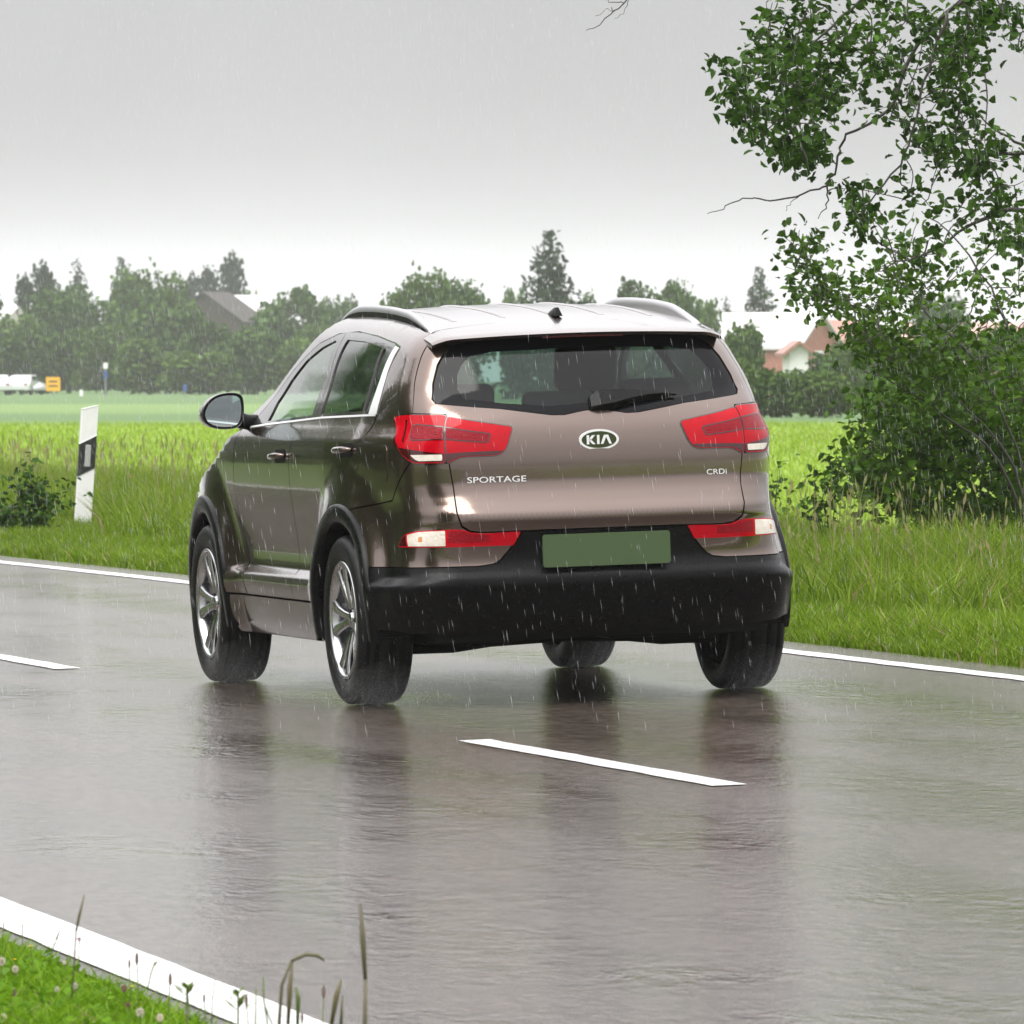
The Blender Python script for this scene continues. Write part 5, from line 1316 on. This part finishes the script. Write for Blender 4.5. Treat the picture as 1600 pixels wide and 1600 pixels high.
for a in (
    # skyline, left of the car
    ('loose', 72, 416, 615, 95, 760, 'grey hazy pine at the far left behind the big round tree'),
    ('spruce1', 123, 412, 615, 110, 800, 'small pointed conifer peeping over the big round tree at the far left'),
    ('round0', 108, 440, 618, 165, 670, 'big round tree above the white parked cars'),
    ('round1', 232, 408, 618, 140, 690, 'tall rounded tree, second of the skyline from the left'),
    ('spruce', 190, 405, 615, 100, 830, 'hazy dark conifer tip at the left shoulder of the tall rounded tree'),
    ('loose', 345, 402, 615, 110, 900, 'thin pale tree fading in the rain above the dark gable'),
    ('loose', 290, 432, 615, 70, 930, 'faint pale tree just left of the thin one above the gable'),
    ('round2', 460, 440, 618, 135, 670, 'rounded tree between the dark gable and the car roof'),
    ('round0', 528, 455, 618, 80, 710, 'smaller tree touching the front of the car roof on its left'),
    ('bush0', 392, 456, 615, 40, 860, 'tiny hazy treetop above the white roof slope'),
    # lower mass, left
    ('bush0', 22, 492, 620, 110, 658, 'bush at the left picture edge behind the parked cars'),
    ('bush1', 62, 520, 620, 120, 645, 'bush directly behind the yellow sign'),
    ('round1', 165, 500, 620, 120, 635, 'dark tree behind the blue and white sign post'),
    ('bush1', 262, 475, 620, 130, 650, 'pale green bushy tree in front of the dark gable'),
    ('bush0', 232, 530, 620, 120, 615, 'low bush right of the blue and white sign post'),
    ('round2', 330, 495, 620, 125, 630, 'broad tree right below the dark gable'),
    ('bush1', 395, 510, 620, 110, 610, 'bush below the white roof slope'),
    ('bush0', 312, 550, 622, 130, 605, 'low bush behind the small blue sign'),
    ('bush0', 450, 530, 622, 120, 610, 'bush seen right above the car door mirror'),
    ('round1', 505, 500, 622, 110, 625, 'tree just left of the car windscreen pillar'),
    ('bush1', 570, 520, 622, 120, 625, 'bush hidden for the most part by the front of the car roof'),
    # above the roof of the car
    ('round1', 655, 413, 622, 120, 480, 'left and higher of the two round trees above the car roof'),
    ('round0', 722, 428, 622, 130, 490, 'right and lower of the two round trees above the car roof'),
    ('bush0', 805, 452, 622, 50, 620, 'hazy little tree at the left foot of the big spruce'),
    ('spruce', 858, 364, 622, 185, 470, 'big dark spruce standing above the car roof'),
    ('bush1', 905, 458, 622, 60, 560, 'bright low tree at the right foot of the big spruce'),
    ('round2', 1000, 428, 622, 110, 500, 'tall left half of the tree pair above the right roof rail'),
    ('round0', 1060, 430, 622, 90, 510, 'right half of the tree pair above the right roof rail'),
    ('bush0', 1095, 470, 622, 70, 520, 'bush sloping down right of the tree pair over the roof rail'),
    ('spruce1', 1136, 468, 622, 70, 640, 'tiny hazy spruce between the tree pair and the slim spruce'),
    ('spruce', 1187, 420, 622, 115, 600, 'slim hazy spruce above the pale house roof on the right'),
    # right of the car
    ('bush1', 1160, 505, 640, 84, 330, 'light green bush hiding the front of the red house'),
    ('bush0', 1140, 560, 655, 110, 262, 'bush meeting the rear window side of the car'),
    ('bush1', 1215, 575, 658, 120, 248, 'low grey-green bush right of the car at the field edge'),
    ('round2', 1315, 530, 650, 110, 290, 'hazy bush in front of the dark red roof'),
    ('bush0', 1290, 580, 658, 120, 245, 'low bush half way between the car and the dark shrub'),
    ('round1', 1365, 500, 650, 120, 285, 'hazy tree behind the arching shrub'),
    ('bush1', 1370, 580, 658, 110, 250, 'low far bush behind the left rim of the dark shrub'),
    ('round0', 1468, 452, 640, 110, 420, 'pale round tree showing through the arching shrub'),
    ('bush0', 1450, 545, 656, 130, 262, 'far bush showing through the shrub at the right'),
    ('round1', 1560, 500, 650, 140, 300, 'far tree at the right edge behind the shrub')):
    far_tree(*a)
for k, (kind, px, top, wd, dp) in enumerate((('round0', -60, 452, 150, 640), ('bush1', -170, 500, 150, 620), ('round1', -290, 430, 170, 660), ('bush0', -400, 505, 150, 610), ('round2', -520, 446, 160, 650),
        ('round0', 1690, 470, 150, 420), ('bush1', 1800, 540, 140, 300), ('round1', 1930, 450, 170, 430), ('round2', 2080, 480, 160, 400))):
    far_tree(kind, px, top, 620, wd, dp, ('first', 'second', 'third', 'fourth', 'fifth')[k if k < 5 else k - 5] + ' far tree beyond the ' + ('left' if k < 5 else 'right') + ' picture edge, counted outwards')
# trees on the left side of the road ahead: out of the picture, mirrored in the flank of the car
for k, (x, y, h, w) in enumerate(((-9.8, 40, 12.5, 7.5), (-13, 47, 13, 9), (-14.5, 58, 11, 8), (-11, 8, 10, 8), (-13, 22, 11, 9), (-12.5, -8, 11, 9))):
    o = thing('broadleaf_tree', ['young tree', 'broad tree', 'round tree', 'bushy tree', 'tall tree', 'squat tree'][k] + ' on the left side of the road, outside the picture', 'tree', (x, y, -.16), (0, 0, k*1.3), 'trees on the left side of the road ahead')
    c = bpy.data.objects.new('crown', CROWN[('round0', 'round1', 'round2', 'bush0', 'round0', 'bush1')[k]]); COL.objects.link(c); c.parent = o; c.scale = (w, w, h)
    t = bpy.data.objects.new('trunk', trunk_me); COL.objects.link(t); t.parent = o; t.scale = (h, h, h)

for k in range(9):
    x, y = -8.6 - 1.5*(k % 3), 2 + 6.2*k; h = (2.6, 3.6, 3.0, 4.2, 3.3, 2.8, 4.0, 3.4, 3.0)[k]
    o = thing('bush', ('low', 'tall', 'round', 'tallest', 'bulky', 'small', 'high', 'wide', 'last')[k] + ' hedge bush left of the road ahead, outside the picture', 'bush', (x, y, -.16), (0, 0, k*1.7), 'hedge on the left side of the road ahead')
    c = bpy.data.objects.new('crown', CROWN[('bush0', 'bush1')[k % 2]]); COL.objects.link(c); c.parent = o; c.scale = (4.2, 4.2, h)
    t = bpy.data.objects.new('trunk', trunk_me); COL.objects.link(t); t.parent = o; t.scale = (h, h, h)

# ---------------------------------------------------------------- houses, signs and parked cars, far off
WALLP = pmat('pale plaster', (.55, .50, .46), .8, vary=.08, scale=2); WALLR = pmat('red brick wall', (.36, .14, .10), .8, vary=.15, scale=3); WALLW = pmat('white plaster', (.78, .77, .75), .7)
ROOFL = pmat('pale wet tin roof', (.62, .60, .60), .22, vary=.06, scale=1); ROOFR = pmat('red tile roof', (.33, .15, .11), .35, vary=.2, scale=2); ROOFD = pmat('dark brown boards', (.035, .024, .021), .7, vary=.25, scale=3); ROOFP = pmat('pinkish tile roof', (.50, .30, .26), .3, vary=.12, scale=2)
PANE = pmat('far window pane', (.05, .06, .065), .08, coat=1); FRAMEW = pmat('white window frame', (.8, .8, .8), .5)
def house(name, label, px, depth, width, length, eave, ridge, yaw, wall, roof, gable=None, roof2=None, chimney=None, windows=()):
    p = at(px, 592, depth); z0 = float(ground_z(p[0], p[1])); o = thing(name, label, 'house', (p[0], p[1], z0), (0, 0, -YAW + yaw))
    w, l = width/2, length/2
    MB().add([(-w, -l, -.3), (w, -l, -.3), (w, l, -.3), (-w, l, -.3), (-w, -l, eave), (w, -l, eave), (w, l, eave), (-w, l, eave)], [(0, 1, 5, 4), (1, 2, 6, 5), (2, 3, 7, 6), (3, 0, 4, 7), (0, 3, 2, 1)]).build('wall', wall, o)
    for s, rm in ((-1, roof), (1, roof2 or roof)):
        ov = .4; V = [(s*(w+ov), -l-ov, eave - .25), (s*(w+ov), l+ov, eave - .25), (0, l+ov, ridge), (0, -l-ov, ridge)]
        V += [(x, y, z - .18) for x, y, z in V]
        MB().add(V, [(0, 1, 2, 3), (7, 6, 5, 4), (0, 4, 5, 1), (1, 5, 6, 2), (2, 6, 7, 3), (3, 7, 4, 0)]).build('roof', rm, o)
    for s in (-1, 1):
        MB().add([(-w, s*l, eave), (w, s*l, eave), (0, s*l, ridge - .2), (-w, s*(l-.1), eave), (w, s*(l-.1), eave), (0, s*(l-.1), ridge - .2)], [(0, 1, 2), (5, 4, 3), (0, 3, 4, 1), (1, 4, 5, 2), (2, 5, 3, 0)]).build('gable', gable or wall, o)
    if chimney:
        cx, cyy, ch = chimney; MB().box((cx, cyy, ch - .9), (.9, .9, 2.2)).build('chimney', WALLW, o)
    for (face, a, z, ww, hh) in windows:
        c = (a, -l - .02, z) if face == 'f' else (w*(1 if face == 'r' else -1) + (.02 if face == 'r' else -.02), a, z)
        d = (ww, .10, hh) if face == 'f' else (.10, ww, hh)
        f = MB().box(c, d).build('window', FRAMEW, o)
        c2 = (a, -l - .07, z) if face == 'f' else (c[0] + (.05 if face == 'r' else -.05), a, z); d2 = (ww*.8, .02, hh*.8) if face == 'f' else (.02, ww*.8, hh*.8)
        MB().box(c2, d2).build('pane', PANE, f)
    return o
def zrow(row, depth): return at(800, row, depth)[2] - FIELD_Z
house('barn', 'barn whose dark boarded gable shows above the trees on the left', 338, 800, 7.6, 9, zrow(499, 800), zrow(456, 800), R(-14), ROOFD, ROOFD, ROOFD)
house('shed', 'shed with a pale wet roof just right of the dark gable', 385, 850, 8, 4.8, zrow(494, 850), zrow(461, 850), R(84), WALLP, ROOFL)
house('house', 'pale-roofed house cut by the left picture edge', -12, 950, 6, 8, zrow(494, 950), zrow(470, 950), R(60), WALLP, ROOFL, windows=(('f', 0, 3, 1.1, 1.3),))
house('house', 'red-walled house with a pale shining roof right of the car', 1205, 560, 5.6, 7.5, zrow(537, 560), zrow(488, 560), R(58), WALLR, ROOFL, WALLR, ROOFL, windows=(('f', 0, 2.4, 1.2, 1.4), ('l', 1, 2.2, 1.1, 1.3)))
house('house', 'house with a dark red roof behind the pale-roofed one', 1268, 640, 6, 7, zrow(532, 640), zrow(500, 640), R(80), WALLR, ROOFR, windows=(('l', 0, 2.5, 1.2, 1.3),))
house('annexe', 'small white-fronted annexe below the pale shining roof', 1243, 430, 1.0, 3.0, zrow(545, 430), zrow(532, 430), R(5), WALLW, ROOFR, windows=())
house('house', 'pink-roofed house showing just above the right rear pillar of the car', 1110, 600, 3.0, 6, zrow(535, 600), zrow(500, 600), R(70), WALLR, ROOFP, windows=(('l', 0, 2.3, 1.0, 1.2),))
house('house', 'house with a pinkish roof behind the arching shrub on the right', 1505, 520, 5.0, 7, zrow(540, 520), zrow(503, 520), R(75), WALLR, ROOFP, windows=(('l', 0, 2.3, 1.2, 1.3),))
house('house', 'dark-roofed house far behind the pale shining roof', 1150, 800, 5, 6, zrow(520, 800), zrow(487, 800), R(75), WALLP, ROOFD, windows=(('l', 0, 2.8, 1.2, 1.3),))

SIGNY = pmat('yellow sign sheet', (.80, .42, .02), .4, vary=.03); SIGNB = pmat('blue sign sheet', (.05, .10, .30), .5); SIGNW = pmat('white sign sheet', (.8, .8, .8), .4); STEEL = pmat('galvanised pole', (.35, .36, .37), .45, metal=.6); SIGNK = pmat('black print', (.015, .015, .015), .5)
def sign(label, px, depth, plates, top):
    p = at(px, 592, depth); z0 = float(ground_z(p[0], p[1])); o = thing('traffic_sign', label, 'sign', (p[0], p[1], z0), (0, 0, -YAW))
    MB().tube([(0, 0, -.2), (0, 0, zrow(top, depth))], .04, 8).build('pole', STEEL, o)
    for (dx, r0, r1, w, mat) in plates:
        za, zb = zrow(r1, depth), zrow(r0, depth); MB().box((dx, -.06, (za+zb)/2), (w, .03, zb-za)).build('sign_plate', mat, o)
    return o
ts = sign('small yellow town sign at the foot of the trees on the far left', 83, 545, [(0, 589, 611, .95, SIGNY)], 588)
for k, w in enumerate((.55, .62)): MB().box((0, -.078, zrow(596 + 7*k, 545)), (w, .004, .10)).build('print_line', SIGNK, ts)
sign('slim pole with a white and a blue plate at the foot of the far trees', 165, 500, [(0, 567, 576, .28, SIGNW), (0, 580, 591, .22, SIGNB)], 566)
sign('small blue sign at the field edge left of the car mirror', 289, 490, [(0, 601, 611, .22, SIGNB)], 600)
sign('short white marker at the field edge right of the yellow sign', 127, 500, [(0, 609, 619, .20, SIGNW)], 609)

CARW = pmat('white car paint', (.72, .73, .74), .2, coat=1, vary=.02); CARG = pmat('far car glass', (.03, .035, .04), .05, coat=1)
def small_car(label, px, depth, yaw):
    p = at(px, 592, depth); z0 = float(ground_z(p[0], p[1])); o = thing('parked_car', label, 'car', (p[0], p[1], z0), (0, 0, -YAW + yaw), 'white cars parked below the far trees')
    prof = [(-2.1, .35), (-2.15, .75), (-1.95, .95), (-1.6, 1.40), (-.9, 1.47), (.3, 1.45), (1.0, 1.0), (1.95, .85), (2.1, .6), (2.08, .32)]
    V = []
    for s, k in ((-.86, 1), (.86, 1)):
        V += [(s*(1 if z < 1.0 else .80), y, z) for y, z in prof]
    n = len(prof)
    MB().add(V, [tuple(range(n)), tuple(range(2*n-1, n-1, -1))] + [(i, n+i, n+(i+1) % n, (i+1) % n) for i in range(n)]).build('body', CARW, o, bevel=.06)
    MB().add([(-.62, -1.83, 1.08), (.62, -1.83, 1.08), (.56, -1.66, 1.34), (-.56, -1.66, 1.34)], [(0, 1, 2, 3)]).build('rear_window', CARG, o)
    MB().add([(-.65, .96, 1.06), (.65, .96, 1.06), (.58, .40, 1.42), (-.58, .40, 1.42)], [(3, 2, 1, 0)]).build('windscreen', CARG, o)
    for s in (-1, 1):
        MB().add([(s*.80, -1.4, 1.05), (s*.80, .75, 1.05), (s*.715, .25, 1.38), (s*.715, -1.2, 1.38)], [(0, 1, 2, 3)]).build('side_window', CARG, o)
        for y in (-1.3, 1.3): MB().lathe([(.001, .09*s), (.2, .10*s), (.31, .09*s), (.32, 0), (.31, -.09*s), (.001, -.09*s)], 16, 'x', (.76*s, y, .32)).build('wheel', RUBBER, o)
        MB().box((s*.62, -2.13, .78), (.25, .05, .14)).build('tail_lamp', RED2, o)
    return o
small_car('white car parked under the trees at the left picture edge', -5, 590, R(8))
small_car('white car parked right of the one at the picture edge', 41, 600, R(-14))
# ---------------------------------------------------------------- rain and haze
m, nt = new_mat('rain drop')
d = nd(nt, 'ShaderNodeBsdfDiffuse', {'Color': (.9, .92, .94, 1)}); tr = nd(nt, 'ShaderNodeBsdfTranslucent', {'Color': (.9, .92, .94, 1)}); tp = nd(nt, 'ShaderNodeBsdfTransparent')
a = nd(nt, 'ShaderNodeMixShader', {0: .5, 1: d.outputs[0], 2: tr.outputs[0]}); b = nd(nt, 'ShaderNodeMixShader', {0: .55, 1: tp.outputs[0], 2: a.outputs[0]}); out(nt, b.outputs[0]); M_RAIN = m
def rain(n, d0, d1):
    dep = (rng.uniform(d0**2, d1**2, n))**.5; px = rng.uniform(-200, 1800, n); py = rng.uniform(-150, 1450, n)
    P = np.array([at(x, y, q) for x, y, q in zip(px, py, dep)]); P = P[P[:, 2] > .05]; n = len(P)
    L = rng.uniform(.022, .060, n); r = rng.uniform(.00020, .00048, n); ax = np.array([.16, .05, -1.0]); ax /= np.linalg.norm(ax)
    ax = ax + rng.normal(0, .03, (n, 3)); e = np.cross(ax, [0, 1, 0]); e /= np.linalg.norm(e, axis=1, keepdims=True); f = np.cross(ax, e)
    V = np.stack([P - ax*L[:, None]/2, P + e*r[:, None], P + f*r[:, None], P - e*r[:, None], P - f*r[:, None], P + ax*L[:, None]/2], 1).reshape(-1, 3)
    b = np.arange(n)[:, None]*6
    T = np.concatenate([b + q for q in ([0, 2, 1], [0, 3, 2], [0, 4, 3], [0, 1, 4], [5, 1, 2], [5, 2, 3], [5, 3, 4], [5, 4, 1])])
    link('rain', fast_mesh('rain', V, T), M_RAIN, kind='stuff', label='falling rain drops')
rain(75000, 28, 90)

# spray thrown up behind the tyres
def spray(n):
    P = []
    for x, y in ((-.80, -.42), (.80, -.42), (-.80, 2.22), (.80, 2.22)):
        q = np.stack([x + rng.normal(0, .13, n), y - np.abs(rng.normal(0, .30, n)) + .28, np.abs(rng.normal(0, .085, n)) + .01], 1); P.append(q)
    P = np.concatenate(P); P[:, 2] += P[:, 0]*math.tan(BANK); r = rng.uniform(.0003, .0010, len(P))
    V = np.stack([P + r[:, None]*np.array(d) for d in ((1, 0, 0), (-.5, .8, 0), (-.5, -.8, 0), (0, 0, 1.6))], 1).reshape(-1, 3); b = np.arange(len(P))[:, None]*4
    link('spray', fast_mesh('spray', V, np.concatenate([b + q for q in ([0, 1, 3], [1, 2, 3], [2, 0, 3], [0, 2, 1])])), M_RAIN, kind='stuff', label='spray drops behind the tyres')
spray(6000)

m, nt = new_mat('spray mist'); co = coords(nt)
sv = nd(nt, 'ShaderNodeVolumePrincipled', {'Color': (.95, .96, .97, 1), 'Density': .17, 'Anisotropy': .2}); out(nt, None, sv.outputs[0])
mb = MB()
for x, y, k in ((-.80, -.36, 1), (.80, -.36, 1), (-.80, 2.26, 1.15), (.80, 2.26, 1.1)):
    mb.lathe([(.001, -.10*k), (.13*k, -.07*k), (.19*k, 0), (.14*k, .08*k), (.001, .13*k)], 14, 'z', (x, y, .075 + x*math.tan(BANK)))
mb.build('spray_mist', m, kind='stuff', label='fine mist behind the tyres')

m, nt = new_mat('rain haze')
pv = nd(nt, 'ShaderNodeVolumePrincipled', {'Color': (.96, .97, .98, 1), 'Density': .00019, 'Anisotropy': .0})
out(nt, None, pv.outputs[0])
hz = MB().box((250, 500, 9.3), (2600, 2600, 21.6)).build('haze', m, kind='stuff', label='rain haze over the fields')
# ---------------------------------------------------------------- end
